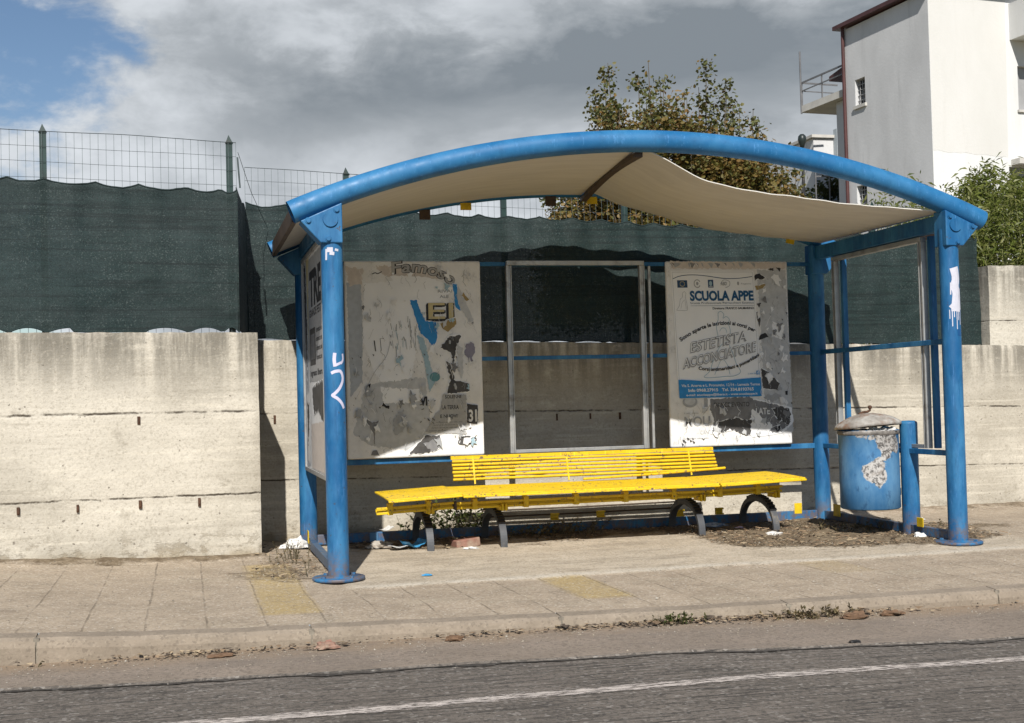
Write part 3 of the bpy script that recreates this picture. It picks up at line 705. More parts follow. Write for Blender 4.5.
# ------------------------------------------------------------------ print helpers
FCACHE={}
def text2d(body,bold=0.0,shear=0.0):
    key=(body,bold,shear)
    if key in FCACHE: return FCACHE[key]
    cu=bpy.data.curves.new('t','FONT'); cu.body=body; cu.size=1; cu.shear=shear; cu.offset=bold; cu.resolution_u=3
    ob=bpy.data.objects.new('t',cu); COL.objects.link(ob)
    dg=bpy.context.evaluated_depsgraph_get(); me=bpy.data.meshes.new_from_object(ob.evaluated_get(dg))
    v=np.array([tuple(p.co)[:2] for p in me.vertices]); f=[tuple(p.vertices) for p in me.polygons]
    bpy.data.objects.remove(ob); bpy.data.curves.remove(cu); bpy.data.meshes.remove(me)
    v[:,0]-=v[:,0].min(); FCACHE[key]=(v,f); return v,f
class Print:
    """flat print built up in thin layers on a board. plane(u,v,h): u right, v DOWN, metres"""
    def __init__(s,plane): s.mb=MB(); s.pl=plane; s.mats=[]; s.h=.0008; s.fr=False
    def mi(s,m):
        if m not in s.mats: s.mats.append(m)
        return s.mats.index(m)
    def poly(s,pts,m,h=None,jag=0,seed=0):
        h=h or s.h
        if jag:
            r=random.Random(seed+len(pts)); out=[]
            for (a,b),(c,d) in zip(pts,pts[1:]+pts[:1]):
                L=math.hypot(c-a,d-b); k=max(1,int(L/.012))
                for i in range(k):
                    t=i/k; out.append((a+(c-a)*t+r.uniform(-jag,jag),b+(d-b)*t+r.uniform(-jag,jag)))
            pts=out
        from mathutils.geometry import tessellate_polygon
        if jag>=.003 and m in (INK_DARK,INK_BLACK,INK_BLUE,INK_MID,INK_GOLD,INK_TEAL,INK_CREAM) and not s.fr:
            s.fr=True; cu=sum(p[0] for p in pts)/len(pts); cv_=sum(p[1] for p in pts)/len(pts); s.poly([(cu+(a-cu)*1.07+.004*random.uniform(-1,1),cv_+(b-cv_)*1.06+.004*random.uniform(-1,1)) for a,b in pts[::2]],PAPER,h); s.fr=False; h=s.h+.0001
        tr=tessellate_polygon([[Vector((a,b,0)) for a,b in pts]])
        s.mb.add([s.pl(a,b,h) for a,b in pts],[tuple(t) for t in tr],s.mi(m)); s.h+=.00006
    def rect(s,u0,v0,u1,v1,m,h=None): s.poly([(u0,v0),(u1,v0),(u1,v1),(u0,v1)],m,h)
    def disc(s,u,v,ru,rv,m,n=20): s.poly([(u+ru*math.cos(i*2*math.pi/n),v+rv*math.sin(i*2*math.pi/n)) for i in range(n)],m)
    def line(s,pts,w,m,close=False):
        if close: pts=pts+[pts[0]]
        vs=[];k=len(pts)
        for i,(a,b) in enumerate(pts):
            p,q=pts[max(i-1,0)],pts[min(i+1,k-1)]; dx,dy=q[0]-p[0],q[1]-p[1]; L=math.hypot(dx,dy) or 1
            nx,ny=-dy/L*w/2,dx/L*w/2; vs+= [s.pl(a+nx,b+ny,s.h),s.pl(a-nx,b-ny,s.h)]
        s.mb.add(vs,[(2*i,2*i+1,2*i+3,2*i+2) for i in range(k-1)],s.mi(m)); s.h+=.00005
    def curve(s,pts,w,m,close=False,n=8):
        P=[Vector((*p,0)) for p in pts]; out=[]; K=len(P); rg=K if close else K-1
        for i in range(rg):
            g=(lambda j:P[j%K]) if close else (lambda j:P[min(max(j,0),K-1)])
            a,b,c,d=g(i-1),g(i),g(i+1),g(i+2)
            for j in range(n):
                t=j/n; q=.5*((2*b)+(c-a)*t+(2*a-5*b+4*c-d)*t*t+(3*b-a-3*c+d)*t**3); out.append((q.x,q.y))
        if not close: out.append((P[-1].x,P[-1].y))
        s.line(out,w,m,close)
    def text(s,body,u,v,width,height,m,bold=0.,shear=0.,warp=None,h=0):
        vv,f=text2d(body,bold,shear); w=vv[:,0].max(); hh=.70
        a=vv[:,0]/w*width; b=-vv[:,1]/hh*height
        pts=[]
        for x,y in zip(a,b):
            if warp: X,Y=warp(x/width,y)
            else: X,Y=u+x,v+y
            pts.append(s.pl(X,Y,s.h+h))
        s.mb.add(pts,f,s.mi(m)); s.h+=.00005
    def build(s,name,parent): return s.mb.build(name,s.mats,parent,recalc=False)
def arcwarp(p0,p1,p2):
    """baseline through three points (quadratic), text rises normal to it"""
    p0,p1,p2=[np.array(p,float) for p in (p0,p1,p2)]; c=2*p1-.5*(p0+p2)
    def f(t,y):
        q=(1-t)**2*p0+2*t*(1-t)*c+t*t*p2; d=2*(1-t)*(c-p0)+2*t*(p2-c); d/=np.hypot(*d); n=np.array([-d[1],d[0]])
        r=q+n*y; return r[0],r[1]
    return f

# ------------------------------------------------------------------ notice boards
BZ1,BZ0=2.085,.632
def board(x0,x1,label):
    mb=MB(); mb.box(x0,x1,D-.055,D-.018,BZ0,BZ1); b=mb.build('notice_board',BOARD,sh,bevel=.012); b['label']=label
    return b
bL=board(.290,1.312,'left notice board of torn layered posters with a blue scrap')
bR=board(2.796,3.826,'right notice board carrying the blue and white school poster')
YB=D-.055
def scraps(P,F,n,seed,cols,xr,yr):
    r=random.Random(seed)
    for k in range(n):
        a,b=r.uniform(*xr),r.uniform(*yr); q=r.uniform(5,20); an=r.uniform(0,6.28); pts=[]
        for i in range(9):
            th=an+i*.698; rad=q*r.uniform(.35,1.1)*(1,.55)[i%2]; pts.append(F(a+rad*math.cos(th),b+rad*1.3*math.sin(th)))
        P.poly(pts,r.choice(cols),jag=.0025,seed=k)
    for k in range(n*2):
        a,b=r.uniform(*xr),r.uniform(*yr); pts=[F(a,b)]
        for i in range(4): a+=r.uniform(-7,7); b+=r.uniform(2,12); pts.append(F(a,b))
        P.curve(pts,r.uniform(.0012,.003),r.choice([INK_GREY,INK_MID,INK_LIGHT,PAPER]),n=3)
# --- left board (coordinates: crop pixels -> board metres)
def Lm(cx,cy): return ((cx-45)/467*1.028,(cy-35)/648*1.453)
pl=lambda u,v,h:(.290+u*.994,YB-h,BZ1-v)
P=Print(pl); L=lambda *a:[Lm(*p) for p in a]
P.poly(L((52,105),(100,105),(104,250),(98,430),(58,480)),INK_BLUEGREY,jag=.004)
P.poly(L((52,55),(110,60),(100,110),(60,120)),INK_PEACH,jag=.01)
P.poly(L((150,50),(330,55),(420,90),(300,95),(180,85)),INK_PEACH,jag=.012)
P.poly(L((110,110),(300,95),(410,130),(300,250),(260,440),(150,430),(105,300)),PAPER,jag=.006)
P.poly(L((110,440),(310,420),(330,600),(240,660),(120,640),(65,600)),INK_LIGHT,jag=.008)
P.poly(L((160,450),(290,460),(300,500),(170,505)),PAPER,jag=.006)
w=arcwarp(Lm(205,78),Lm(320,76),Lm(412,118))
P.text('Famoso',0,0,.46,.085,INK_BLACK,.05,.1,w); P.text('Famoso',0,0,.46,.085,NEWS,.018,.1,w,h=.0004)
P.poly(L((200,84),(250,84),(330,88),(395,112),(418,122),(420,145),(330,130),(215,110)),PAPER,h=.0024,jag=.005)
P.h=.0026
P.curve(L((138,78),(150,74),(158,77),(172,70)),.006,INK_BLACK)
P.text('RIVAI',*Lm(362,140),.11,.022,INK_GREY,.02); P.text('ALE',*Lm(368,158),.07,.022,INK_GREY,.02)
[P.text('EI',*Lm(328+a,229+b),.19,.125,INK_BLACK,.012) for a,b in ((-6,3),(-3,1),(4,2),(0,5),(-8,6))]; P.text('EI',*Lm(328,227),.19,.12,INK_CREAM,.008,h=.0004); P.h+=.0005
P.poly(L((265,165),(290,165),(300,200),(318,235),(352,238),(358,290),(342,322),(322,295),(300,275),(286,235)),INK_BLUE,jag=.004)
P.text('MATTEO',*Lm(285,212),.07,.016,INK_CYAN,.02)
P.poly(L((290,172),(315,178),(318,200),(302,205)),PAPER,jag=.003)
P.poly(L((414,110),(430,112),(428,160),(440,200),(422,190)),INK_BLUE,jag=.003)
P.poly(L((432,115),(485,235),(470,240),(428,175)),INK_LIGHT,jag=.004)
P.poly(L((450,140),(470,165),(462,170),(444,150)),INK_GOLD,jag=.003)
P.poly(L((365,242),(420,225),(425,245),(392,272),(378,262)),INK_GOLD,jag=.003)
P.poly(L((286,280),(310,290),(335,400),(345,440),(325,470),(312,380)),INK_CYAN,jag=.005)
P.disc(*Lm(345,420),.040,.034,INK_TEAL)
P.poly(L((362,325),(398,288),(418,300),(412,345),(395,335)),INK_DARK,jag=.006)
P.poly(L((398,288),(440,282),(418,330),(410,390)),INK_DARK,jag=.006)
P.poly(L((385,370),(402,380),(412,432),(462,445),(462,470),(388,476),(398,430)),INK_DARK,jag=.006)
P.poly(L((425,310),(445,330),(440,430),(424,400)),INK_LIGHT,jag=.008)
P.poly(L((455,310),(475,305),(490,330),(470,375),(452,350)),INK_VIOLET,jag=.008)
P.poly(L((372,476),(452,482),(448,612),(308,602),(345,540),(360,530)),NEWS,jag=.003)
for i,(t,a,b) in enumerate((('SOLENNE',378,492),('LA TERRA',366,528),('E NUOVI',360,556),)):
    P.text(t,*Lm(a,b),.13,.030 if i==1 else .024,INK_DARK,.03)
for k in range(4): P.text('iscrizioni aperte per tutti i soci',*Lm(345-k*8,572+k*9),.20,.008,INK_DARK)
P.poly(L((455,512),(492,518),(488,580),(452,575)),INK_DARK,jag=.002); P.text('31',*Lm(459,570),.062,.085,INK_WHITE,.03)
P.text('VI',*Lm(292,512),.055,.06,INK_BLACK,.05)
P.poly(L((250,672),(285,635),(312,612),(358,614),(352,648),(320,668)),INK_DARK,jag=.006); P.poly(L((300,640),(355,620),(362,650),(330,668)),INK_MID,jag=.006)
P.curve(L((422,642),(430,625),(455,620),(482,628),(475,640),(450,646)),.008,INK_DARK,True); P.poly(L((425,645),(430,625),(440,624),(436,645)),INK_DARK)
P.line(L((141,297),(145,332)),.008,INK_DARK); P.line(L((174,290),(161,290),(164,330)),.004,INK_MID)
P.poly(L((108,462),(116,440),(126,438),(122,455),(112,468)),INK_BLACK,jag=.003)
P.poly(L((160,512),(166,498),(176,510),(188,512),(186,522)),INK_BLACK,jag=.003)
P.poly(L((100,545),(128,565),(150,560),(138,590),(134,640),(130,600),(120,580)),INK_MID,jag=.003); P.poly(L((122,672),(128,656),(142,656),(150,672)),INK_MID,jag=.002)
P.poly(L((205,540),(235,525),(245,570),(220,610),(200,600)),INK_GREY,jag=.014)
P.curve(L((112,450),(140,400),(180,350),(195,300)),.003,INK_GREY)
r=random.Random(5)
for k in range(46):
    a,b=r.uniform(185,285),r.uniform(215,320); P.line(L((a,b),(a+r.uniform(-3,6),b+r.uniform(8,36))),r.uniform(.0015,.0045),r.choice([INK_GREY,INK_GREY,INK_MID,INK_CYAN]))
for k in range(70):
    a,b=r.uniform(60,490),r.uniform(330,660); q=r.uniform(2,7); P.poly(L((a,b),(a+q,b+q*.4),(a+q*.7,b+q*1.3)),r.choice([INK_GREY,INK_MID,INK_DARK]),jag=.002,seed=k)
for k in range(12):
    a,b=r.uniform(290,345),r.uniform(480,590); P.line(L((a,b),(a+r.uniform(-12,12),b+r.uniform(-4,8))),.006,INK_DARK)
scraps(P,Lm,70,3,[PAPER,INK_LIGHT,PAPER,INK_GREY,INK_LIGHT,INK_CYAN,INK_MID,BOARD],(70,480),(60,650))
P.build('torn_posters',bL)
# --- right board
def Rm(cx,cy): return ((cx-85)/402*1.033,(cy-66)/616*1.453)
pr=lambda u,v,h:(2.796+u*.997,YB-h,BZ1-v)
P=Print(pr); R_=lambda *a:[Rm(*p) for p in a]
P.poly(R_((100,66),(480,70),(478,92),(100,90)),INK_PEACH,jag=.006)
P.poly(R_((385,95),(480,95),(490,640),(400,640)),INK_LIGHT,jag=.006)
for k in range(18):
    a=r.uniform(95,380); P.poly(R_((a,70),(a+r.uniform(4,26),74),(a+r.uniform(2,16),88)),r.choice([INK_GREY,INK_MID,INK_GREY]),jag=.003,seed=k)
P.poly(R_((375,112),(392,106),(412,122),(398,128),(386,124),(376,132)),INK_BLACK,jag=.003)
P.poly(R_((376,150),(412,142),(404,155),(380,165)),INK_GOLD,jag=.004)
for q in (((420,92),(440,88),(438,100)),((448,86),(466,90),(460,102)),((380,262),(392,254),(386,290)),((380,208),(396,206),(386,222)),((372,240),(382,236),(380,262))): P.poly(R_(*q),INK_DARK,jag=.003)
P.poly(R_((382,330),(390,312),(410,305),(424,312),(418,320),(395,328)),INK_BLACK,jag=.003)
P.poly(R_((388,425),(412,440),(448,478),(440,500),(392,494)),INK_DARK,jag=.003)
P.curve(R_((440,430),(430,400),(415,388),(440,370)),.004,INK_GREY)
P.poly(R_((395,200),(470,180),(475,300),(440,340),(400,300)),INK_LIGHT,jag=.01); P.poly(R_((430,270),(470,280),(460,330),(430,320)),PAPER,jag=.006)
P.poly(R_((405,520),(440,510),(455,525),(420,540)),INK_GREY,jag=.006)
P.poly(R_((466,505),(475,503),(474,518),(467,517)),INK_BLACK)
P.disc(*Rm(150,532),.062,.045,INK_GREY); P.disc(*Rm(150,530),.045,.03,INK_LIGHT); P.rect(*Rm(196,518),*Rm(216,550),INK_GREY)
P.text('Lamezia',*Rm(130,572),.12,.012,INK_GREY); P.text('MOU',*Rm(130,612),.215,.072,INK_GREY,.02); P.text('CANTI',*Rm(180,640),.10,.03,INK_LIGHT); P.text('prevendite autorizzate',*Rm(130,655),.2,.012,INK_GREY)
P.poly(R_((215,525),(345,520),(360,530),(475,560),(482,610),(445,640),(395,650),(360,640),(320,625),(218,640),(228,590),(215,560)),INK_MID,jag=.006)
P.poly(R_((222,540),(345,532),(352,560),(330,600),(235,600),(228,570)),INK_GREY,jag=.008); P.poly(R_((235,600),(300,590),(350,600),(345,650),(280,628),(240,640)),INK_DARK,jag=.01)
P.poly(R_((355,560),(395,600),(420,650),(350,655),(340,620)),PAPER,jag=.006)
P.text('DANCE EVENTO',*Rm(228,552),.30,.035,INK_DARK,.02); P.text('LATE',*Rm(366,580),.12,.05,INK_WHITE,.02)
P.poly(R_((420,560),(455,555),(482,570),(478,620),(440,600)),INK_DARK,jag=.008); P.poly(R_((425,625),(445,618),(450,640),(432,640)),INK_BLACK,jag=.005)
for k in range(30):
    a,b=r.uniform(385,485),r.uniform(110,640); q=r.uniform(2,7); P.poly(R_((a,b),(a+q,b+q*.4),(a+q*.7,b+q*1.3)),r.choice([INK_GREY,INK_MID,INK_DARK]),jag=.002,seed=k)
for k in range(8):
    a,b=r.uniform(110,190),r.uniform(648,672); P.poly(R_((a,b),(a+9,b+5),(a+3,b+9)),INK_DARK,jag=.003,seed=k)
scraps(P,Rm,34,4,[PAPER,INK_LIGHT,PAPER,INK_GREY,INK_MID,BOARD],(385,478),(110,640)); scraps(P,Rm,16,6,[PAPER,INK_LIGHT,INK_GREY],(110,380),(535,660))
P.build('torn_posters',bR)
# --- the school poster, 70 x 100 cm; coordinates in centimetres
ux,uy=Rm(99,97)
pp=lambda u,v,h:(2.796+ux+u*.01+ .0004*v,YB-.004-h,BZ1-uy-v*.01)
Q=Print(pp); Q.h=.0
Q.rect(0,0,70,100,PAPER); Q.h=.0006
for a,b in (((1.2,1.2),(68.8,1.2)),((68.8,1.2),(68.8,88)),((1.2,88),(1.2,1.2))): Q.line([a,b],.22,INK_GREY)
Q.curve([(1.5,6.4),(8,4.2),(18,3.4),(30,4.3),(44,6.2),(56,6.2),(68.5,4.8)],.55,INK_NAVY)
Q.rect(4.8,7.6,13.2,13.4,INK_NAVY)
for k in range(12): Q.disc(9+1.9*math.cos(k*math.pi/6),10.5+1.9*math.sin(k*math.pi/6),.36,.36,INK_CREAM,6)
Q.curve([(21.5+2.6*math.cos(a),10.3+3*math.sin(a)) for a in np.linspace(.5,5.8,9)],.7,INK_GREY); Q.disc(21.5,10.2,1.2,1.5,INK_GREY,5)
Q.rect(30.5,7.3,35,13.4,INK_NAVY); Q.disc(32.7,10.2,1.3,2,INK_CYAN,10); Q.rect(31.2,12.2,34.4,12.8,INK_LIGHT)
Q.curve([(41,10.5),(44,7.4),(48.6,8.6),(48.4,12),(45,13.6)],.4,INK_GREY); Q.text('ABD',41,11.6,5.4,2.6,INK_GREY,.04,.25)
Q.disc(56,10.2,.9,1.5,INK_GREY); Q.text('Regione',58.5,11,8.5,1.2,INK_GREY)
Q.text('SCUOLA APPE',14.6,23.4,53.8,7.2,INK_TITLE,.045)
Q.text('Scuola Professionale Parrucchieri Estetica',14.6,26.2,53.6,1.5,INK_NAVY)
Q.line([(14.6,27.7),(68.4,27.7)],.2,INK_NAVY); Q.text('Direttore: FRANCO SALMARINO',33,30.6,35.2,1.75,INK_BLACK,.02)
def figure(dx,dy,s,m,w):
    T=lambda p:[(dx+a*s,dy+b*s) for a,b in p]
    Q.curve(T([(0,14),(2,11),(3,6.5),(5,4.5),(5.2,1.6),(6.8,.4),(8,1.8),(7.4,4.4),(8,8),(8.6,14),(7,15),(0,15)]),w,m,True)
    Q.curve(T([(3,13.5),(4.4,9),(6.6,7),(7.2,10),(7.4,14)]),w*.8,m)
figure(3.4,16.2,1.0,INK_GREY,.25)
Q.curve([(36,52),(35.2,44),(37,38.5),(37.4,33.5),(40,32.4),(42,34.6),(41.2,37.6),(44,36.4),(46.4,38.6),(45.4,42),(46.6,47),(46,53)],.45,INK_CYAN)
Q.curve([(37.6,48),(39.6,45.4),(42.6,45.8),(43.6,49)],.4,INK_CYAN)
Q.curve([(22,83.5),(27,79),(31,70),(37,60),(43,57),(47,64),(50,74),(53,80),(48,83),(40,83.5),(28,84.2)],.5,INK_CYAN,True)
Q.curve([(31,82),(34,76),(38,70),(42,74),(44,82)],.4,INK_CYAN)
w=arcwarp((4.6,55.6),(37,43.0),(67.4,49)); Q.text('Sono aperte le iscrizioni ai corsi per',0,0,66,3.0,INK_BLACK,.03,.05,w)
for body,p0,p1,hh in (('ESTETISTA',(12.2,64.0),(60.0,55.2),7.6),('ACCONCIATORE',(5.2,76.6),(68.4,63.6),7.4)):
    wd=math.hypot(p1[0]-p0[0],p1[1]-p0[1]); ang=math.atan2(p1[1]-p0[1],p1[0]-p0[0])
    for k,(du,dv,m,bo) in enumerate(((-.9,.9,INK_LIGHT,.02),(-.5,.5,INK_GREY,.02),(0,0,INK_MID,.024),(0,0,PAPER,-.012))):
        ww=lambda t,y,du=du,dv=dv:(p0[0]+du+t*wd*math.cos(ang)-y*math.sin(ang)*.4,p0[1]+dv+t*wd*math.sin(ang)+y)
        Q.text(body,0,0,wd,hh,m,bo,.22,ww,h=.0003*k)
    Q.h+=.0012
w=arcwarp((17.5,77.6),(45,77.6),(70,67.6)); Q.text('Corsi antimeridiani e pomeridiani',0,0,54,2.6,INK_BLACK,.03,.05,w)
Q.text('ci trovi su',59,82.2,6.6,1.5,INK_BLUE); Q.rect(66.3,79.4,69,82.6,INK_BLUE); Q.text('f',67.2,82.4,1.2,2.6,INK_WHITE,.05)
top=[(0.2,85.4)]+[(x,86.0-1.0*math.sin((x-4)/66*2*math.pi*.9+2.4)) for x in np.linspace(3,68,20)]+[(69.8,84.6)]
Q.poly(top+[(69.8,99.8),(.2,99.8)],INK_BLUE); Q.h+=.0002
Q.text('Via S. Anerva e L. Pronunzio, 12/14 - Lamezia Terme',2.6,91,66,2.0,INK_WHITE,.02)
Q.text('Info 0968.27915   Tel. 334.8193765',8,94.9,55,2.3,INK_WHITE,.03)
Q.text('e-mail: scuolaappe@libero.it - www.scuolaappe.it',6,98.2,60,1.7,INK_WHITE,.02)
Q.poly([(43,88),(46.5,89.6),(45,93),(41.5,91.4)],INK_CYAN,jag=.2)
q=Q.build('school_poster',bR)
mb=MB(); mb.add([pp(a,b,-.0005) for a,b in ((0,0),(70,0),(70,100),(0,100))]+[pp(a,b,-.0039) for a,b in ((0,0),(70,0),(70,100),(0,100))],[(0,1,5,4),(1,2,6,5),(2,3,7,6),(3,0,4,7)]); mb.build('poster_edge',PAPER,bR)
# --- left side board (outer face towards the street end)
mb=MB()
y0,y1,z0,z1=.42,1.76,.60,2.055
mb.box(-.012,.014,y0,y1,z0,z1); sb=mb.build('notice_board',BOARD,sh); sb['label']='side notice board in an aluminium frame on the left end'
mb=MB()
for a,b in ((y0-.03,y0),(y1,y1+.03)): mb.box(-.026,.026,a,b,z0-.03,z1+.03)
mb.box(-.026,.026,y0+.0,y1-.0,z0-.03,z0-.001); mb.box(-.026,.026,y0,y1,z1+.001,z1+.03); mb.build('frame',ALU,sb,bevel=.003)
P=Print(lambda u,v,h:(-.012-h,y1-u,z1-v)); 
P.poly([(.0,.0),(.30,.0),(.34,.5),(.26,1.0),(.3,1.45),(0,1.45)],INK_BLUEGREY,jag=.01)
P.poly([(.06,.02),(.16,.02),(.22,.5),(.14,.9),(.08,.5)],INK_DARK,jag=.02)
P.poly([(.30,.02),(1.32,.02),(1.33,.86),(.34,.86)],NEWS,jag=.006); P.poly([(.22,.0),(.42,.0),(.36,.2),(.30,.75)],INK_CREAM,jag=.01)  # upper sheet in darker grey: the roof's shade put into the paper
P.text('TRE',.45,.34,.8,.22,INK_BLACK,.05); P.text('GRANDE FESTA',.42,.42,.85,.05,INK_BLACK,.03); P.rect(.42,.50,.80,.75,INK_DARK); P.rect(.47,.54,.75,.71,INK_MID)
for k in range(4): P.text('domenica sera',.86,.54+.06*k,.40,.035,INK_BLACK,.02)
P.text('ingresso libero',.42,.82,.8,.04,INK_BLACK,.03)
P.poly([(.5,.90),(1.3,.86),(1.33,1.10),(1.2,1.14),(.9,1.05),(.6,1.08)],INK_DARK,jag=.015)
P.poly([(.05,.95),(.35,.9),(.4,1.1),(.30,1.42),(.1,1.4)],INK_WHITE,jag=.02); P.poly([(.12,1.0),(.26,1.0),(.22,1.2),(.14,1.3)],INK_DARK,jag=.02)
P.poly([(.40,1.15),(1.33,1.12),(1.33,1.45),(.4,1.45)],INK_PEACH,jag=.006)
P.build('torn_posters',sb)
# --- paint marks on the front posts
def onpost(px,py,strokes,name,par,m,r=PR+.0012):
    mb=MB()
    for pts,w in strokes:
        K=[Vector((a,b,0)) for a,b in pts]; out=[]
        for i in range(len(K)-1):
            a,b,c,d=K[max(i-1,0)],K[i],K[i+1],K[min(i+2,len(K)-1)]
            for j in range(6):
                t=j/6; q=.5*((2*b)+(c-a)*t+(2*a-5*b+4*c-d)*t*t+(3*b-a-3*c+d)*t**3); out.append((q.x,q.y))
        out.append(tuple(K[-1])[:2]); vs=[];k=len(out)
        for i,(a,b) in enumerate(out):
            p,q=out[max(i-1,0)],out[min(i+1,k-1)]; dx,dy=q[0]-p[0],q[1]-p[1]; l=math.hypot(dx,dy) or 1
            for sgn in (1,.33,-.33,-1):
                u=a-dy/l*w/2*sgn; z=b+dx/l*w/2*sgn; th=u/r
                vs.append((px+r*math.sin(th),py-r*math.cos(th),z))
        mb.add(vs,[(4*i+j,4*i+j+1,4*i+j+5,4*i+j+4) for i in range(k-1) for j in range(3)])
    return mb.build(name,m,par,recalc=False)
onpost(0,0,[([(-.002,1.34),(-.006,1.30),(-.002,1.26)],.020),([(.0,1.268),(.020,1.276),(.038,1.284)],.015),([(.050,1.335),(.052,1.30),(.034,1.276)],.014),
            ([(-.026,1.222),(.000,1.232),(.030,1.232),(.046,1.205),(.044,1.172),(.020,1.130),(-.010,1.100),(-.020,1.092),(.010,1.072),(.036,1.045),(.052,1.015)],.018)],'graffiti',fl,simple('lilac_spray',(.52,.50,.62),.6,.1))
onpost(0,0,[([(-.035,1.945),(.0,1.945)],.028),([(-.040,1.95),(-.042,1.885)],.012),([(-.02,1.925),(.008,1.922)],.02),([(.012,1.946),(.034,1.942)],.014)],'bare_primer',fl,WHITEPAINT)
sp=[([(-.004,1.84),(.006,1.80),(.010,1.76),(.0,1.72),(.010,1.67),(.006,1.62),(.0,1.575),(.0,1.55)],.062),([(-.012,1.83),(-.012,1.70)],.02),([(-.03,1.74),(-.032,1.66)],.008),([(-.028,1.60),(.0,1.575),(.038,1.57)],.05),([(.036,1.70),(.040,1.56)],.014)]
for k,(a,b) in enumerate(((-.042,.06),(-.026,.11),(-.012,.05),(.006,.13),(.02,.07),(.036,.10))): sp.append(([(a,1.56),(a,1.56-b)],.006))
onpost(W,0,sp,'spilled_paint',fr,WHITEPAINT)
onpost(W,0,[([(.008,1.41),(.04,1.41)],.045)],'painted_patch',fr,simple('darker_blue_patch',(.008,.07,.2),.5))

# ------------------------------------------------------------------ bench
bn=thing('bench',(2.0,1.4,0),'long yellow slatted steel bench on four dark arched legs','bench')
def seat(x0,x1,dz0,dz1,yo,label=None,n=15):
    zz=lambda x,z: z+dz0+(dz1-dz0)*(x-x0)/(x1-x0)
    mb=MB(); prof=[(.985,.352),(.968,.372),(.972,.392)]+[(.998+.62*i/(n-1),.402+.012*(i/(n-1))**2+.006*math.sin(i/(n-1)*math.pi)) for i in range(n)]
    for i,(y,z) in enumerate(prof):
        if i<2: continue
        w=.019 if i>2 else .014
        mb.bar((x0,y+yo,zz(x0,z)),(x1,y+yo,zz(x1,z)),2*w,.014)
    # end and middle carriers
    for x in (x0+.03,x1-.03,(x0+x1)/2):
        pts=[(x,y+yo,zz(x,z)-.014) for y,z in prof[2:]]
        for a,b in zip(pts[:-1],pts[1:]): mb.bar(a,b,.010,.012,up=(0,0,1))
    o=mb.build('seat',YELLOW,bn,bevel=.004)
    return o
seat(.450,.955,-.016,.006,.0); s2=seat(.962,2.83,-.003,-.004,.01); seat(2.838,3.50,-.004,.014,.0)
# bent slat sprung loose along the middle seat
mb=MB(); mb.tube([(2.0,1.58,.437),(2.6,1.60,.452),(3.15,1.62,.474)],.010,7); mb.build('loose_slat',YELLOW,bn)
# under-seat beams: rail pairs with small brackets
def beam(x0,x1,za,zb,y=1.16):
    mb=MB()
    for dz,dy,w in ((.0,0,.022),(-.034,.012,.022),(-.016,.05,.03)):
        mb.bar((x0,y+dy,za+dz),(x1,y+dy,zb+dz),.022,w*.75)
    k=max(2,int((x1-x0)/.42)+1)
    for i in range(k):
        t=(i+.35)/k; x=x0+(x1-x0)*t; z=za+(zb-za)*t
        mb.box(x-.018,x+.018,y-.016,y+.05,z-.048,z+.03)
    mb.build('support_beam',YELLOW,bn,bevel=.003)
beam(.395,.93,.318,.338); beam(.95,2.79,.332,.338); beam(2.80,3.40,.338,.352)
mb=MB(); mb.box(.935,.950,1.15,1.22,.29,.345); mb.build('support_beam',BROWNMETAL,bn)
# backrest of seven rails
mb=MB()
for i in range(7):
    t=i/6; z=.462+.158*t; y=1.70+.05*t
    if i==6: mb.bar((1.035,y,z),(3.105,y,z),.03,.026)
    else: mb.tube([(1.04+.004*(i%2),y,z),(3.105+.02*(6-i)/6,y,z)],.0105,8)
mb.build('backrest',YELLOW,bn,bevel=.0)
for x in (1.20,1.92,2.90):
    mb=MB(); mb.bar((x,1.682,.425),(x,1.742,.618),.012,.008,up=(0,-1,0)); mb.build('back_support',YELLOW,bn)
def leg(x):
    N=48; C=[]
    for i in range(N+1):
        t=i/N; a=math.pi*t; C.append((1.475-.305*math.cos(a),.255*math.sin(a)**.75 if 0<i<N else 0.))
    def ring(i,w,o0,o1):
        (ya,za),(yb,zb)=C[max(i-1,0)],C[min(i+1,N)]; d=Vector((0,yb-ya,zb-za)).normalized(); n=Vector((0,-d.z,d.y)); c=Vector((x,*C[i]))
        if i in (0,N): n=Vector((0,-1 if i==0 else 1,0))
        return [c+n*o0+Vector((-w,0,0)),c+n*o0+Vector((w,0,0)),c+n*o1+Vector((w,0,0)),c+n*o1+Vector((-w,0,0))]
    def strap(i0,i1,f):
        mb=MB(); R=[ring(i,*f(i)) for i in range(i0,i1+1)]; vs=[p for r in R for p in r]
        mb.add(vs,[(4*i+j,4*i+(j+1)%4,4*i+4+(j+1)%4,4*i+4+j) for i in range(len(R)-1) for j in range(4)]); mb.add(R[0],[(0,1,2,3)]); mb.add(R[-1],[(3,2,1,0)]); return mb
    th=lambda i:.012+.020*math.sin(math.pi*i/N)
    mb=strap(0,N,lambda i:(.024,-th(i),.006)); mb.box(x-.030,x+.030,1.155,1.205,-.004,.008); mb.box(x-.030,x+.030,1.745,1.79,-.004,.008)
    o=mb.build('leg',LEGSTEEL,bn)
    cr=MB()
    for i in range(9,32):                                   # ribbed rubber crown
        q=strap(i,i+1,lambda j,i=i:(.0255,-th(j)*.2,.010+(.009 if i%2 else .0))); cr.add(q.v,q.f)
    cr.build('ribbed_cover',DARKSTEEL,o)
    b=MB(); b.box(x-.03,x+.03,1.15,1.25,.272,.300); b.box(x-.018,x-.006,1.13,1.16,.268,.318); b.box(x+.006,x+.018,1.13,1.16,.268,.318); b.build('bracket',YELLOW,o,bevel=.003)
for x in (.765,1.285,2.765,3.35): leg(x)

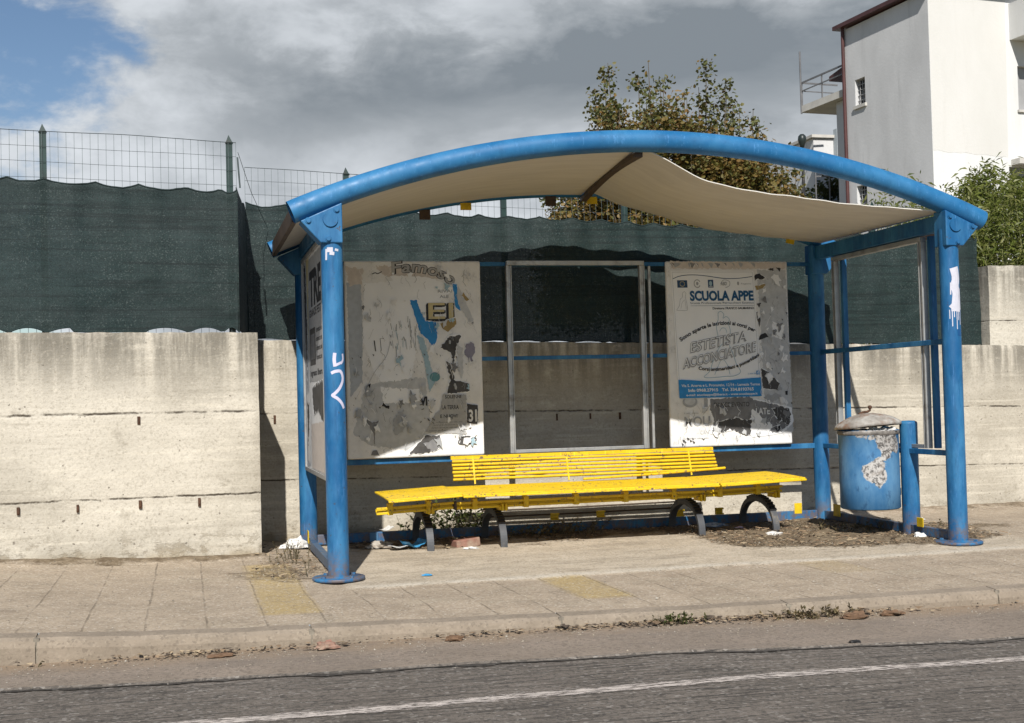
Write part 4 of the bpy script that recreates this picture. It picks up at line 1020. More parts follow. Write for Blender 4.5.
# ------------------------------------------------------------------ litter bin
bx,by=3.846,.68
bi=thing('litter_bin',(bx,by,.18),'round blue litter bin with burnt patch and crooked rusty lid','litter bin')
def bin_mat():
    t=NT('burnt_bin_paint'); o=t.obj(); x,y,z=t.sep(o)
    n1=t.ramp(t.noise(t.map(o,(3,3,1.5)),2.2,6,.65),.3,.7); k=t.mix(n1,(.03,.125,.27),(.09,.215,.36))
    k=t.mix(t.ramp(t.noise(t.map(o,(9,9,4)),2,6,.7),.56,.66,0,.7),k,(.02,.075,.17))
    wv=t.n('ShaderNodeVectorMath',operation='ADD'); t.l(o,wv.inputs[0]); nz=t.n('ShaderNodeTexNoise'); nz.inputs['Scale'].default_value=9; nz.inputs['Detail'].default_value=6; t.l(o,nz.inputs[0])
    s2=t.n('ShaderNodeVectorMath',operation='SCALE'); s2.inputs['Scale'].default_value=.16; t.l(nz.outputs['Color'],s2.inputs[0]); t.l(s2.outputs[0],wv.inputs[1])
    def blob(c,r):
        d=t.n('ShaderNodeVectorMath',operation='DISTANCE'); t.l(wv.outputs[0],d.inputs[0]); d.inputs[1].default_value=(c[0]+.08,c[1]+.08,c[2]+.08)
        return t.ramp(d.outputs['Value'],r*.85,r*1.05,1,0)
    m=None
    for c,r in (((.03,-.206,.50),.085),((.10,-.197,.47),.06),((.0,-.222,.42),.045),((-.04,-.218,.36),.05),((-.08,-.205,.28),.085),((-.055,-.215,.235),.06),((.09,-.20,.53),.06),((-.16,-.15,.555),.045),((-.1,-.198,.56),.04),((-.04,-.218,.55),.05)):
        b=blob(c,r); m=b if m is None else t.math('MAXIMUM',m,b)
    ash=t.mix(t.ramp(t.noise(o,40,6,.75),.42,.56),(.075,.07,.066),(.42,.405,.385))
    ash=t.mix(t.ramp(t.noise(o,14,5,.7),.55,.65,0,.7),ash,(.28,.25,.22))
    k=t.mix(m,k,ash)
    k=t.mix(t.ramp(z,.0,.03,.5,0),k,(.02,.09,.2))
    t.col(k); t.rough(.5); t.bump(t.noise(o,30,5),.15,.004); return t.mat
BINM=bin_mat()
LIDM=simple('rusty_lid',(.40,.39,.36),.7,.4,9,c2=(.19,.17,.15),grime=(.16,.075,.035),gamt=.6,gscale=7)
mb=MB(); R0=.208
prof=[(.0,.205),(R0-.012,.205),(R0,.213),(R0,.40),(R0,.60),(R0+.0,.742),(R0+.005,.748),(R0+.005,.760),(R0-.006,.762),(R0-.012,.74),(R0-.014,.30),(.0,.29)]
mb.lathe(prof,(bx,by,0),48); mb.build('body',BINM,bi)
mb=MB(); mb.lathe([(R0+.0015,.728),(R0+.007,.734),(R0+.007,.756),(R0+.0015,.760)],(bx,by,0),48); mb.build('rim',simple('scorched_rim',(.22,.20,.18),.7,.6,14,c2=(.06,.055,.05),grime=(.4,.38,.35),gamt=.4,gscale=12),bi)
lid=MB(); lp=[(.0,.868),(.05,.866),(.12,.850),(.185,.822),(.222,.797),(.232,.786),(.232,.768),(.227,.766),(.223,.782),(.18,.808),(.10,.832),(0,.845)]
lid.lathe(lp,(0,0,0),40)
T=Matrix.Translation((bx+.0,by+.005,.012))@Matrix.Translation((0,0,.79))@Matrix.Rotation(math.radians(-4.5),4,'X')@Matrix.Rotation(math.radians(-3.0),4,'Y')@Matrix.Translation((0,0,-.79))
lid.v=[tuple(T@(Vector(p)+Vector((0,0,.006*mnoise.noise((p[0]*8,p[1]*8,p[2]*8)))))) for p in lid.v]
lo=lid.build('lid',LIDM,bi)
kn=MB(); kn.tube([T@Vector(p) for p in ((-.06,.0,.862),(-.03,0,.874),(.01,0,.876),(.03,0,.884),(.034,0,.90))],.009,8); c_=T@Vector((.034,0,.905)); kn.lathe([(.0,-.014),(.013,-.008),(.016,.004),(.010,.014),(0,.016)],c_,12); kn.build('handle',RUST,lo)
for z in (.29,.60):
    mb=MB(); mb.box(bx+R0-.01,4.075,by-.03,by+.0,z,z+.052); mb.build('bracket',BLUE,bi,bevel=.003)
def crumple(c,s,seed,sq=(1,1,.6),n=3):
    import bmesh
    bm=bmesh.new(); bmesh.ops.create_icosphere(bm,subdivisions=n,radius=1)
    V=[]
    for v in bm.verts:
        p=v.co.copy(); q=1+.55*mnoise.fractal((p.x*1.7+seed,p.y*1.7,p.z*1.7),1,2,4)+.18*abs(mnoise.noise((p.x*6,p.y*6+seed,p.z*6)))
        V.append((c[0]+p.x*q*s*sq[0],c[1]+p.y*q*s*sq[1],c[2]+max(-.0 if sq[2]<.9 else -1,p.z)*q*s*sq[2]))
    F=[tuple(x.index for x in f.verts) for f in bm.faces]; bm.free(); return V,F
LIT_BLUE=simple('sky_blue_litter',(.06,.30,.55),.45,.3,30); LIT_WHITE=simple('white_litter',(.66,.65,.62),.6,.2,30,grime=(.3,.26,.2)); LIT_GREY=simple('dirty_paper',(.40,.37,.32),.8,.35,20,c2=(.24,.2,.16))
BRICK=simple('old_brick',(.27,.135,.10),.9,.35,14,grime=(.33,.27,.2),gamt=.6); BROWNLIT=simple('brown_leaf_scrap',(.16,.095,.055),.85,.4,30)
mb=MB(); 
for k,(dx,dy,m) in enumerate(((.02,-.16,1),(.06,-.13,0),(.09,-.16,1),(-.03,-.12,1),(.13,-.1,1))):
    V,F=crumple((bx+dx,by+dy,.752+.01*(k%2)),.030,k+20,(1.2,1,.8)); mb.add(V,F,m)
tag(mb.build('rubbish',[LIT_BLUE,LIT_WHITE],origin=(bx,by,.74)),'crumpled blue and white rubbish showing under the lid of the bin','rubbish')

# ------------------------------------------------------------------ litter on the ground
def litter(name,c,s,seed,mats,label,sq=(1,1,.6),cat='litter',idx=None):
    mb=MB(); V,F=crumple(c,s,seed,sq); mb.add(V,F,0); o=mb.build(name,mats,origin=(c[0],c[1],0)); return tag(o,label,cat,{'paper':'paper scraps dropped round the shelter','leaf':'dead leaves in the gutter'}.get(cat))
def sheetbit(name,c,w,d,rot,m,label,cat='litter',curl=.03,seed=0,z=.02):
    mb=MB(); P=[]
    for i in range(9):
        r=[]
        for j in range(9):
            u,v=(i/8-.5)*w,(j/8-.5)*d; ed=1+.12*mnoise.noise((i*.9,j*.9,seed)); x=u*ed*math.cos(rot)-v*ed*math.sin(rot); y=u*ed*math.sin(rot)+v*ed*math.cos(rot)
            r.append((c[0]+x,c[1]+y,z+curl*(abs(u/w)*1.4)**2+.016*mnoise.noise((u*16,v*16,seed))+.012))
        P.append(r)
    mb.grid(P,smooth=False); Q=np.array(P); Q[...,2]-=.003; mb.grid(Q,smooth=False,flip=True)
    return tag(mb.build(name,m,origin=(c[0],c[1],0)),label,cat)
sheetbit('leaflet',(.68,1.36,0),.17,.11,.5,LIT_BLUE,'bright blue crumpled leaflet lying by the leftmost bench leg','leaflet',.09,3)
sheetbit('paper_scrap',(.58,1.36,0),.15,.10,.1,LIT_WHITE,'white paper scrap lying left of the blue leaflet','paper',.03,5)
litter('crumpled_paper',(.45,1.50,.02),.06,4,LIT_GREY,'dirty crumpled paper heap at the left end of the bench',(1.4,1,.6),'paper')
sheetbit('newspaper',(.56,2.12,0),.17,.12,.2,LIT_WHITE,'white folded paper behind the blue bottom rail at the left','paper',.05,8,z=.07)
litter('plastic_bag',(-.10,1.80,.02),.085,11,LIT_WHITE,'white crushed plastic bag beside the foot of the left rear post',(1.1,.9,.7),'plastic bag')
mb=MB(); mb.obox((1.05,1.36,.036),((1,.22,.10),(-.22,1,0),(-.10,0,1)),(.092,.055,.032)); o=mb.build('brick',BRICK,origin=(1.05,1.37,0),bevel=.008); tag(o,'reddish worn brick lying between the two left bench legs','brick')
litter('paper_scrap',(1.05,1.20,.012),.034,7,LIT_WHITE,'small white scrap on the slab in front of the brick',(1.3,.7,.35),'paper')
litter('paper_scrap',(1.55,1.93,.03),.030,17,LIT_WHITE,'small white scrap in the dry weeds under the bench middle',(1.4,.7,.5),'paper')
litter('crushed_bottle',(3.05,1.62,.03),.05,27,simple('clear_crushed_plastic',(.40,.44,.48),.2,.5,16,c2=(.07,.10,.16)),'crushed clear plastic bottle with dark label under the bench right part',(2.0,.8,.55),'bottle')
litter('wrapper',(3.20,1.50,.015),.035,29,simple('pink_wrapper',(.60,.42,.48),.4,.3,25),'small pinkish wrapper next to the crushed bottle',(1.2,.8,.5),'wrapper')
litter('paper_scrap',(3.24,1.02,.014),.055,31,LIT_WHITE,'white paper scrap at the front foot of the rightmost bench leg',(1.5,.7,.35),'paper')
litter('paper_scrap',(3.0,.95,.010),.020,33,LIT_WHITE,'tiny white scrap just left of the rightmost bench leg',(1.2,.8,.5),'paper')
litter('paper_cup',(4.02,.33,.03),.035,35,LIT_WHITE,'white crumpled cup in the leaves at the right front post',(1.2,.8,.7),'cup')
litter('paper_scrap',(.52,-.03,.012),.02,39,LIT_BLUE,'tiny blue scrap beside the left front post base',(1.4,.8,.4),'paper')
litter('paper_scrap',(4.75,1.55,.01),.03,41,LIT_WHITE,'small white scrap on the pavement right of the shelter',(1.5,.8,.4),'paper')
def gz(x): return float(RD(x))
litter('brick_shard',(-.27,-1.86,gz(-.27)+.006),.036,43,BRICK,'reddish brick shard in the gutter left of centre',(1.3,.8,.8),'brick')
litter('dead_leaf',(.31,-1.86,gz(.31)+.005),.030,45,BROWNLIT,'curled dark brown leaf in the gutter near the middle',(1.3,.9,.7),'leaf')
litter('dead_leaf',(2.29,-1.90,gz(2.29)+.005),.042,47,BROWNLIT,'dark brown curled leaf in the gutter, left of the right pair',(1.5,.9,.6),'leaf')
litter('dead_leaf',(2.50,-1.88,gz(2.5)+.005),.036,49,BROWNLIT,'dark brown curled leaf in the gutter, right of the right pair',(1.5,.8,.6),'leaf')
litter('stone',(1.97,-2.48,gz(1.97)+.002),.020,51,DARKSTEEL,'small dark stone on the grey asphalt strip near the right',(1.4,.8,.5),'stone')
litter('bark_piece',(-.72,-1.87,gz(-.72)+.004),.030,53,BROWNLIT,'dark piece of bark in the gutter on the left',(1.9,.8,.4),'bark')

# ------------------------------------------------------------------ loose dirt, gravel and leaves (uncountable)
def scatter(name,pts,mats,smin,smax,kind):
    n=len(pts); V=[];F=[];M=[]
    for i,(x,y,z) in enumerate(pts):
        s=random.uniform(smin,smax)*(1 if random.random()>.06 else 1.7); a=random.uniform(0,6.28); b=len(V); m=random.randrange(len(mats))
        if kind=='leaf':
            t1,t2=random.uniform(-.6,.6),random.uniform(-.6,.6); L_,W_=s,s*random.uniform(.4,.9)
            for u,v in ((-1,0),(-.2,-1),(1,0),(-.2,1)):
                X=u*L_*math.cos(a)-v*W_*math.sin(a); Y=u*L_*math.sin(a)+v*W_*math.cos(a); V.append((x+X,y+Y,z+.3*s+abs(t1*u*L_)*.8+t2*v*W_*.6))
            F.append((b,b+1,b+2)); F.append((b,b+2,b+3)); M+=[m,m]
        elif kind=='twig':
            dx,dy=s*math.cos(a),s*math.sin(a); h=random.uniform(0,.5)*s; w=s*.05+.0012
            A=Vector((x-dx,y-dy,z+.003));B=Vector((x+dx,y+dy,z+.003+h)); nx=Vector((-dy,dx,0)).normalized()*w
            V+= [A-nx,A+nx,A+Vector((0,0,2*w)),B-nx,B+nx,B+Vector((0,0,2*w))]; F+=[(b,b+1,b+4,b+3),(b+1,b+2,b+5,b+4),(b+2,b,b+3,b+5)]; M+=[m]*3
        else:
            pts_=[]
            for (u,v,w) in ((1,0,0),(0,1,0),(-1,0,0),(0,-1,0),(0,0,1)):
                q=s*random.uniform(.7,1.3); X=u*math.cos(a)-v*math.sin(a); Y=u*math.sin(a)+v*math.cos(a); pts_.append((x+X*q,y+Y*q,z-.15*s+w*q*.8))
            V+=pts_; F+=[(b,b+1,b+4),(b+1,b+2,b+4),(b+2,b+3,b+4),(b+3,b,b+4)]; M+=[m]*4
    me=bpy.data.meshes.new(name); me.from_pydata([tuple(v) for v in V],[],F)
    for m in mats: me.materials.append(m)
    me.polygons.foreach_set('material_index',M); me.update(); o=bpy.data.objects.new(name,me); COL.objects.link(o); return o
LM=[flat('litter_leaf_a',(.26,.18,.11),.9,.3),flat('litter_leaf_b',(.17,.115,.07),.9,.3),flat('litter_leaf_c',(.36,.28,.18),.9,.3),flat('litter_leaf_d',(.075,.055,.04),.9,.3)]
GM=[flat('grit_a',(.30,.26,.2),.95),flat('grit_b',(.17,.145,.11),.95),flat('grit_c',(.34,.31,.26),.95)]
def sample(n,xr,yr,thr=.25):
    out=[]
    while len(out)<n:
        X=rng.uniform(*xr,4000); Y=rng.uniform(*yr,4000); d=dirt_field(X,Y)
        k=(d>thr+rng.uniform(0,.6,4000))&~((X<-.36)&(Y>1.22+(X+.37)*.105))
        for x,y,dd in zip(X[k],Y[k],d[k]): out.append((x,y,float(G(x,y))+.012*min(dd,1)+.012))
    return out[:n]
def tg(o,label,cat): o['label']=label; o['category']=cat; o['kind']='stuff'; return o
tg(scatter('leaf_litter',sample(11000,(-.5,4.7),(-.1,2.3)),LM,.004,.013,'leaf'),'dry brown leaf litter drifted under the bench and around the bin','leaf litter')
tg(scatter('twig_litter',sample(320,(-.5,4.7),(-.1,2.3)),LM[:3],.010,.032,'twig'),'dry twigs and stalks strewn over the dirt below the shelter','twigs')
allp=sample(2600,(-2.3,6.2),(-.2,2.3),.1)
X=rng.uniform(-2.2,4.8,1500); Y=rng.uniform(-1.6,1.9,1500)
allp+=[(x,y,float(G(x,y))+.008) for x,y in zip(X,Y) if not (x<-.36 and y>1.2+(x+.37)*.105)]
tg(scatter('grit',allp,GM,.002,.0055,'grit'),'scattered grit and small stones on the pavement','grit')
# gutter debris, in drifts
gp=[]
for c,wd,n in ((-1.15,.12,40),(-.78,.17,170),(-.28,.13,60),(.5,.2,60),(.95,.35,200),(1.45,.3,330),(2.0,.25,260),(2.4,.15,90),(2.9,.3,30),(-1.6,.2,10)):
    for k in range(n):
        x=rng.normal(c,wd); y=-1.765-abs(rng.normal(0,.045)); gp.append((x,y,gz(x)+.006+max(0,.007-abs(y+1.765)*.08)))
tg(scatter('gutter_debris',gp,LM,.004,.015,'leaf'),'dry leaf debris drifted along the foot of the kerb','leaf litter')
gp2=[(x,y,gz(x)+.002) for x,y in zip(rng.uniform(-2,4,1300),-1.78-np.abs(rng.normal(0,.22,1300)))]
tg(scatter('road_grit',gp2,GM,.0018,.0045,'grit'),'loose grit on the asphalt strip beside the kerb','grit')

# ------------------------------------------------------------------ small plants
def leafcloud(mb,c,dirs,n,size,elong=2.2,mat=0,r=random):
    pass
WEED=leaf_mat('weed_leaves',[(.05,.085,.02),(.085,.11,.03),(.13,.13,.045),(.05,.07,.02)],.3)
DRYW=leaf_mat('dry_weed',[(.16,.12,.06),(.10,.075,.04),(.22,.17,.09),(.08,.07,.03)],.2)
STEM=simple('weed_stem',(.10,.085,.045),.8,.3,20)
def weed(name,c,n,h,spread,mat,label,leafn=10,ls=.022,seed=0,cat='weed',lean=0.):
    r=random.Random(seed); st=MB(); lf=st
    for i in range(n):
        a=r.uniform(0,6.28); x=c[0]+r.gauss(0,spread[0]); y=c[1]+r.gauss(0,spread[1]); H=h*r.uniform(.45,1.1); dx,dy=r.gauss(lean,.25)*H,r.gauss(0,.25)*H
        pts=[Vector((x+dx*s*s,y+dy*s*s,c[2]-.01+H*s*(1-.15*s))) for s in np.linspace(0,1,5)]
        st.tube(pts,[.0025,.0022,.002,.0015,.001],4,mat=1)
        for k in range(leafn):
            s=r.uniform(.2,1); p=pts[0].lerp(pts[-1],s); p=Vector((x+dx*s*s,y+dy*s*s,c[2]-.01+H*s*(1-.15*s)))
            d=Vector((r.gauss(0,1),r.gauss(0,1),r.gauss(.4,.6))).normalized(); w=d.cross(Vector((r.random(),r.random(),1))).normalized(); L_=ls*r.uniform(.6,1.4)
            lf.add([p,p+d*L_*.5+w*L_*.25,p+d*L_,p+d*L_*.5-w*L_*.25],[(0,1,2),(0,2,3)])
    return tag(st.build(name,[mat,STEM],origin=c,recalc=False),label,cat)
weed('green_weed',(1.10,2.04,.02),44,.33,(.20,.06),WEED,'green leafy weeds growing against the wall behind the left bench legs',16,.036,3)
weed('dry_weed',(1.78,1.72,.02),60,.13,(.24,.10),DRYW,'heap of dry tangled weeds under the middle of the bench',12,.022,4,lean=.6)
weed('green_weed',(.72,2.02,.02),7,.17,(.07,.05),WEED,'few thin green stalks at the left end behind the bench',6,.026,5)
weed('dry_weed',(-.22,1.05,.03),22,.13,(.06,.30),DRYW,'dry straw weed trailing between the left wall and shelter',8,.016,6)
weed('dry_weed',(3.95,1.05,.02),40,.09,(.24,.16),DRYW,'low dry weeds matted beneath the litter bin',9,.02,7)
weed('kerb_weed',(1.40,-1.80,gz(1.4)),26,.07,(.07,.02),WEED,'small green weed tuft at the kerb foot, middle of the photo',9,.02,8)
weed('kerb_weed',(2.13,-1.81,gz(2.13)),34,.06,(.11,.025),DRYW,'straw coloured weed clump at the kerb foot near the brown leaves',9,.022,9,lean=-.5)
weed('kerb_weed',(-1.72,-1.80,gz(-1.7)),10,.04,(.08,.02),DRYW,'low dry weed wisp at the kerb foot by the left edge',6,.018,10)
weed('green_weed',(6.3,2.44,2.1),10,.16,(.10,.03),WEED,'little weed tuft on top of the higher right block',7,.03,12)

# ------------------------------------------------------------------ tree
TREE=leaf_mat('tree_leaves',[(.105,.10,.020),(.19,.145,.035),(.25,.14,.045),(.12,.12,.026),(.29,.185,.07),(.095,.11,.028),(.21,.125,.04)],.45)
TREE_G=leaf_mat('tree_top_leaves',[(.085,.10,.03),(.12,.13,.045),(.16,.14,.05),(.07,.085,.028)],.35)
BARK=simple('bark',(.12,.095,.065),.9,.4,12)
def tree():
    r=random.Random(21); base=Vector((5.9,9.2,1.3))
    t=thing('tree',tuple(base),'bushy tree with browning leaves and upright shoots behind the shelter roof','tree')
    tr=MB(); lf=MB(); up=MB()
    tr.tube([base+Vector((0,0,-.2)),base+Vector((.03,0,.5)),base+Vector((.05,.02,1.0))],[.13,.11,.10],10)
    shoots=[]
    # profile of the crown top seen along x
    px=[3.75,4.2,4.55,4.75,5.0,5.3,5.55,5.85,6.15,6.5,6.8,7.1,7.3,7.7,8.1,8.4]; pz=[3.85,4.6,5.25,5.1,5.85,5.35,5.80,5.2,5.72,4.95,5.35,4.8,4.95,4.35,4.0,3.5]
    peaks=[(4.05,4.35),(4.35,4.85),(4.62,5.25),(4.98,5.72),(5.22,5.55),(5.5,5.66),(5.62,5.45),(5.9,5.25),(6.16,5.62),(6.30,5.3),(6.55,5.0),(6.82,5.32),(7.0,5.05),(7.22,4.72),(7.4,4.45),(7.5,4.15),(7.62,3.8),(7.75,3.4)]
    for i in range(70):
        if i<36: x,top=peaks[i%len(peaks)]; x+=r.gauss(0,.05); top-=(i//18)*r.uniform(.1,.4)
        else: x=r.uniform(3.9,7.5); top=float(np.interp(x,[p[0] for p in peaks],[p[1] for p in peaks]))-r.uniform(.5,1.05)
        y=base.y+r.gauss(0,.5)
        k=base+Vector((.05,.02,r.uniform(.7,1.0))); m=Vector((base.x+(x-base.x)*.95,base.y+(y-base.y)*.9,1.3+(top-1.3)*r.uniform(.35,.5))); e=Vector((x,y,top))
        pts=[k*(1-q)**2+m*2*q*(1-q)+e*q*q for q in np.linspace(0,1,9)]
        tr.tube(pts,[.035,.03,.026,.021,.017,.013,.010,.007,.004],5)
        shoots.append((pts,top))
    def leaf(mb,p,sz):
        d=Vector((r.gauss(0,1),r.gauss(0,1),r.gauss(-.1,.6))).normalized(); w=d.cross(Vector((r.gauss(0,1),r.gauss(0,1),1))).normalized(); n=d.cross(w)*sz*.14
        mb.add([p,p+d*sz*.3+w*sz*.42+n,p+d*sz*.75+w*sz*.3+n,p+d*sz,p+d*sz*.75-w*sz*.3+n,p+d*sz*.3-w*sz*.42+n],[(0,1,2,3),(0,3,4,5)])
    def cg(sd): return max(-1.7,min(1.7,r.gauss(0,1)))*sd
    for pts,top in shoots:
        for k in range(560):
            s=1-.75*r.random()**1.25; i=min(int(s*8),7); p=pts[i].lerp(pts[i+1],s*8-i)
            sp=.075+.24*max(0,.82-s); q=p+Vector((cg(sp),cg(sp),cg(sp*.6)))
            if s>.80 and mnoise.noise((s*24,top*5,p.x*3))<-.12: continue
            leaf(up if (s>.80 and r.random()<.8) else lf,q,r.uniform(.035,.072))
    for c in range(640):
        x=r.uniform(4.05,7.5); zt=float(np.interp(x,[p[0] for p in peaks],[p[1] for p in peaks])); z=r.uniform(2.1,max(2.3,zt-.80)); y=base.y+r.gauss(0,.55)
        if mnoise.noise((x*1.3,z*1.3,y))<-.34: continue
        for k in range(85): leaf(lf,Vector((x,y,z))+Vector((cg(.15),cg(.15),cg(.13))),r.uniform(.035,.078))
    tr.build('trunk',BARK,t,recalc=False); c=lf.build('crown',TREE,t,recalc=False); up.build('shoot_leaves',TREE_G,c,recalc=False)
tree()

# ------------------------------------------------------------------ bamboo
BAM=leaf_mat('bamboo_leaves',[(.125,.155,.025),(.18,.205,.045),(.085,.115,.018),(.23,.23,.075),(.065,.095,.015)],.4,.45)
CULM=simple('bamboo_culm',(.17,.17,.06),.5,.3,12)
def bamboo(base,culms,px,pz,seed,label,dens=1.0,xr=(0,1),yr=.35):
    r=random.Random(seed); t=thing('bamboo_clump',base,label,'bamboo'); st=MB(); lf=MB()
    for i in range(culms):
        x=r.uniform(*xr); top=float(np.interp(x,px,pz))*r.uniform(.93,1.0)+r.uniform(-.12,.04); y=base[1]+r.gauss(0,yr); lean=r.gauss(0,.14)
        P_=[Vector((x-lean*(1-s)*1.2,y,base[2]-.1+(top-base[2]+.1)*s)) +Vector((lean*s**3*.8,r.gauss(0,.02),-.10*s**4)) for s in np.linspace(0,1,9)]
        st.tube(P_,[.012,.011,.010,.009,.008,.006,.005,.003,.002],5)
        for k in range(int(400*dens)):
            s=1-r.random()**1.1*.8; i2=min(int(s*8),7); p=P_[i2].lerp(P_[i2+1],s*8-i2); sp=.03+.17*(1-s)**.5
            p=p+Vector((r.gauss(0,sp),r.gauss(0,sp),r.gauss(0,.06)))
            d=Vector((r.gauss(0,.8),r.gauss(0,.8),r.gauss(.15,.6))).normalized(); w=d.cross(Vector((r.gauss(0,1),r.gauss(0,1),.4))).normalized(); L_=r.uniform(.045,.11)
            lf.add([p,p+d*L_*.35+w*L_*.13,p+d*L_+Vector((0,0,-L_*.25)),p+d*L_*.35-w*L_*.11],[(0,1,2),(0,2,3)])
    st.build('culms',CULM,t,recalc=False); lf.build('foliage',BAM,t,recalc=False)
bamboo((8.3,5.0,1.3),120,[7.05,7.3,7.5,7.72,7.95,8.2,8.6,9.2,9.8],[3.0,3.25,3.35,3.66,3.62,3.78,3.68,3.75,3.6],5,'dense light green bamboo thicket above the higher block at the right edge',1.0,(6.95,9.8),.5)
bamboo((6.9,5.3,1.3),12,[6.4,6.65,6.9,7.1,7.35],[3.1,3.25,3.60,3.35,3.25],6,'sparse thin bamboo stems left of the thicket, before the white building',.5,(6.45,7.3),.3)
bamboo((9.2,4.3,1.3),7,[8.0,8.4,9],[3.75,4.0,4.2],8,'tall arching bamboo stems leaning in at the top right edge',.7,(8.12,8.6),.15)

# ------------------------------------------------------------------ buildings
K=Vector((19.485,24.427,0)); dl=Vector((-.097,.9953,0)); dr=Vector((.9953,.097,0))
WHITE=stucco('white_stucco',(.60,.60,.59),(.56,.56,.545),(.52,.515,.495)); GREYW=stucco('greyed_white_stucco',(.58,.58,.58),(.47,.47,.47),(.38,.38,.38)); CREAMW=stucco('old_white_stucco',(.56,.55,.525),(.52,.51,.48),(.49,.475,.44))
BROWNRED=simple('brown_red_gutter',(.075,.028,.026),.5,.3,3); PANE=simple('dark_window',(.04,.045,.05),.15,.4,2); RAIL=simple('balcony_rail_metal',(.15,.15,.155),.5,.3,4); SHUT=simple('grey_shutter',(.30,.30,.30),.6,.15,3); SLABU=simple('balcony_slab',(.52,.50,.46),.9,.2,2)
bd=thing('apartment_building',(K.x,K.y,1.3),'tall plain white apartment building with an end wall greyed for grazing sun and a rear balcony','building')
def bpt(s,t,z): q=K+dl*s+dr*t; return (q.x,q.y,z)
def facewall(mb,axis,holes,a0,a1,z0,z1,depth,mat=0,off=0.):
    """wall face in the plane of dl (axis 'l') or dr ('r') with recessed openings"""
    pt=(lambda a,d,z:bpt(a,off+d,z)) if axis=='l' else (lambda a,d,z:bpt(off+d,a,z))
    As=sorted({a0,a1,*[h[0] for h in holes],*[h[1] for h in holes]}); Zs=sorted({z0,z1,*[h[2] for h in holes],*[h[3] for h in holes]})
    for i in range(len(As)-1):
        for j in range(len(Zs)-1):
            ca,cz=(As[i]+As[i+1])/2,(Zs[j]+Zs[j+1])/2
            if any(h[0]<ca<h[1] and h[2]<cz<h[3] for h in holes): continue
            mb.add([pt(As[i],0,Zs[j]),pt(As[i+1],0,Zs[j]),pt(As[i+1],0,Zs[j+1]),pt(As[i],0,Zs[j+1])],[(0,1,2,3)],mat)
    for (a,b,c,d) in holes:
        for (p,q,u,v) in ((a,c,b,c),(b,c,b,d),(b,d,a,d),(a,d,a,c)):
            mb.add([pt(p,0,q),pt(u,0,v),pt(u,depth,v),pt(p,depth,q)],[(0,1,2,3)],mat)
wl=[(3.05,3.56,9.68,10.48),(3.12,3.64,6.55,7.24)]
mb=MB(); facewall(mb,'l',wl,0,4.1,1,12.15,.22); mb.add([bpt(4.1,0,1),bpt(4.1,9,1),bpt(4.1,9,12.15),bpt(4.1,0,12.15)],[(0,1,2,3)]); mb.build('end_wall',GREYW,bd,recalc=False)  # white wall coloured greyer to carry the grazing sun on this side
wr=[(3.02,4.4,8.95,10.22),(2.6,4.4,5.0,7.3)]
mb=MB(); facewall(mb,'r',wr,0,14,1,14.0,.15); mb.build('front_wall',WHITE,bd,recalc=False)
mb=MB(); n=14; top=[]
for i in range(n+1):
    a=.0+2.58*i/n; top.append((a,7.66-.09*(i/n)+.05*mnoise.noise((a*3,0,0))))
mb.prism([(.012,13.9)]+[(2.7,13.9)]+[(2.58,top[-1][1])]+[(max(a,.012),z) for a,z in top[::-1][1:]],lambda a,b,d:bpt(d,a,b),-.004,-.002); mb.build('weathered_render',CREAMW,bd)
# roof of the end part: sloping verge with brown-red fascia
mb=MB(); mb.prism([(-.2,12.20),(4.35,12.20),(4.35,12.32),(-.2,12.32)],lambda a,b,d:bpt(a,d,b),-.22,9); mb.build('roof',BROWNRED,bd)
mb=MB(); mb.tube([bpt(4.03,-.07,z) for z in (1,5,9,12.2)],.055,10); mb.build('drainpipe',BROWNRED,bd)
def win_bars(par,a0,a1,z0,z1,t0=.10):
    mb=MB()
    k=4
    for i in range(1,k): a=a0+(a1-a0)*i/k; mb.tube([bpt(a,t0,z0),bpt(a,t0,z1)],.012,5)
    for i in range(1,5): z=z0+(z1-z0)*i/5; mb.tube([bpt(a0,t0,z),bpt(a1,t0,z)],.012,5)
    mb.build('grille',simple('grille_metal',(.33,.33,.33),.5),par)
for a,b,c,d in wl:
    mb=MB(); mb.add([bpt(a,.20,c),bpt(b,.20,c),bpt(b,.20,d),bpt(a,.20,d)],[(0,1,2,3)]); w_=mb.build('window',PANE,bd); win_bars(w_,a,b,c,d)
    mb=MB(); mb.prism([(a-.06,c-.10),(b+.06,c-.10),(b+.06,c-.002),(a-.06,c-.002)],lambda p,q,e:bpt(p,e,q),-.06,.19); mb.build('sill',SLABU,w_)
for (a,b,c,d) in wr:
    mb=MB(); mb.add([bpt(.13,a,c),bpt(.13,b,c),bpt(.13,b,d),bpt(.13,a,d)],[(0,1,2,3)]); w_=mb.build('window',SHUT,bd)
    mb=MB(); mb.prism([(a-.05,c-.07),(b+.05,c-.07),(b+.05,c-.002),(a-.05,c-.002)],lambda p,q,e:bpt(e,p,q),-.07,.12); mb.build('sill',SLABU,w_)
mb=MB(); mb.prism([(2.78,10.95),(9,10.95),(9,12.0),(2.78,12.0)],lambda a,b,d:bpt(d,a,b),-1.1,-.002); mb.build('balcony',WHITE,bd)
mb=MB(); mb.prism([(2.68,7.34),(9,7.34),(9,7.5),(2.68,7.5)],lambda a,b,d:bpt(d,a,b),-.35,-.002); mb.build('ledge',SLABU,bd)
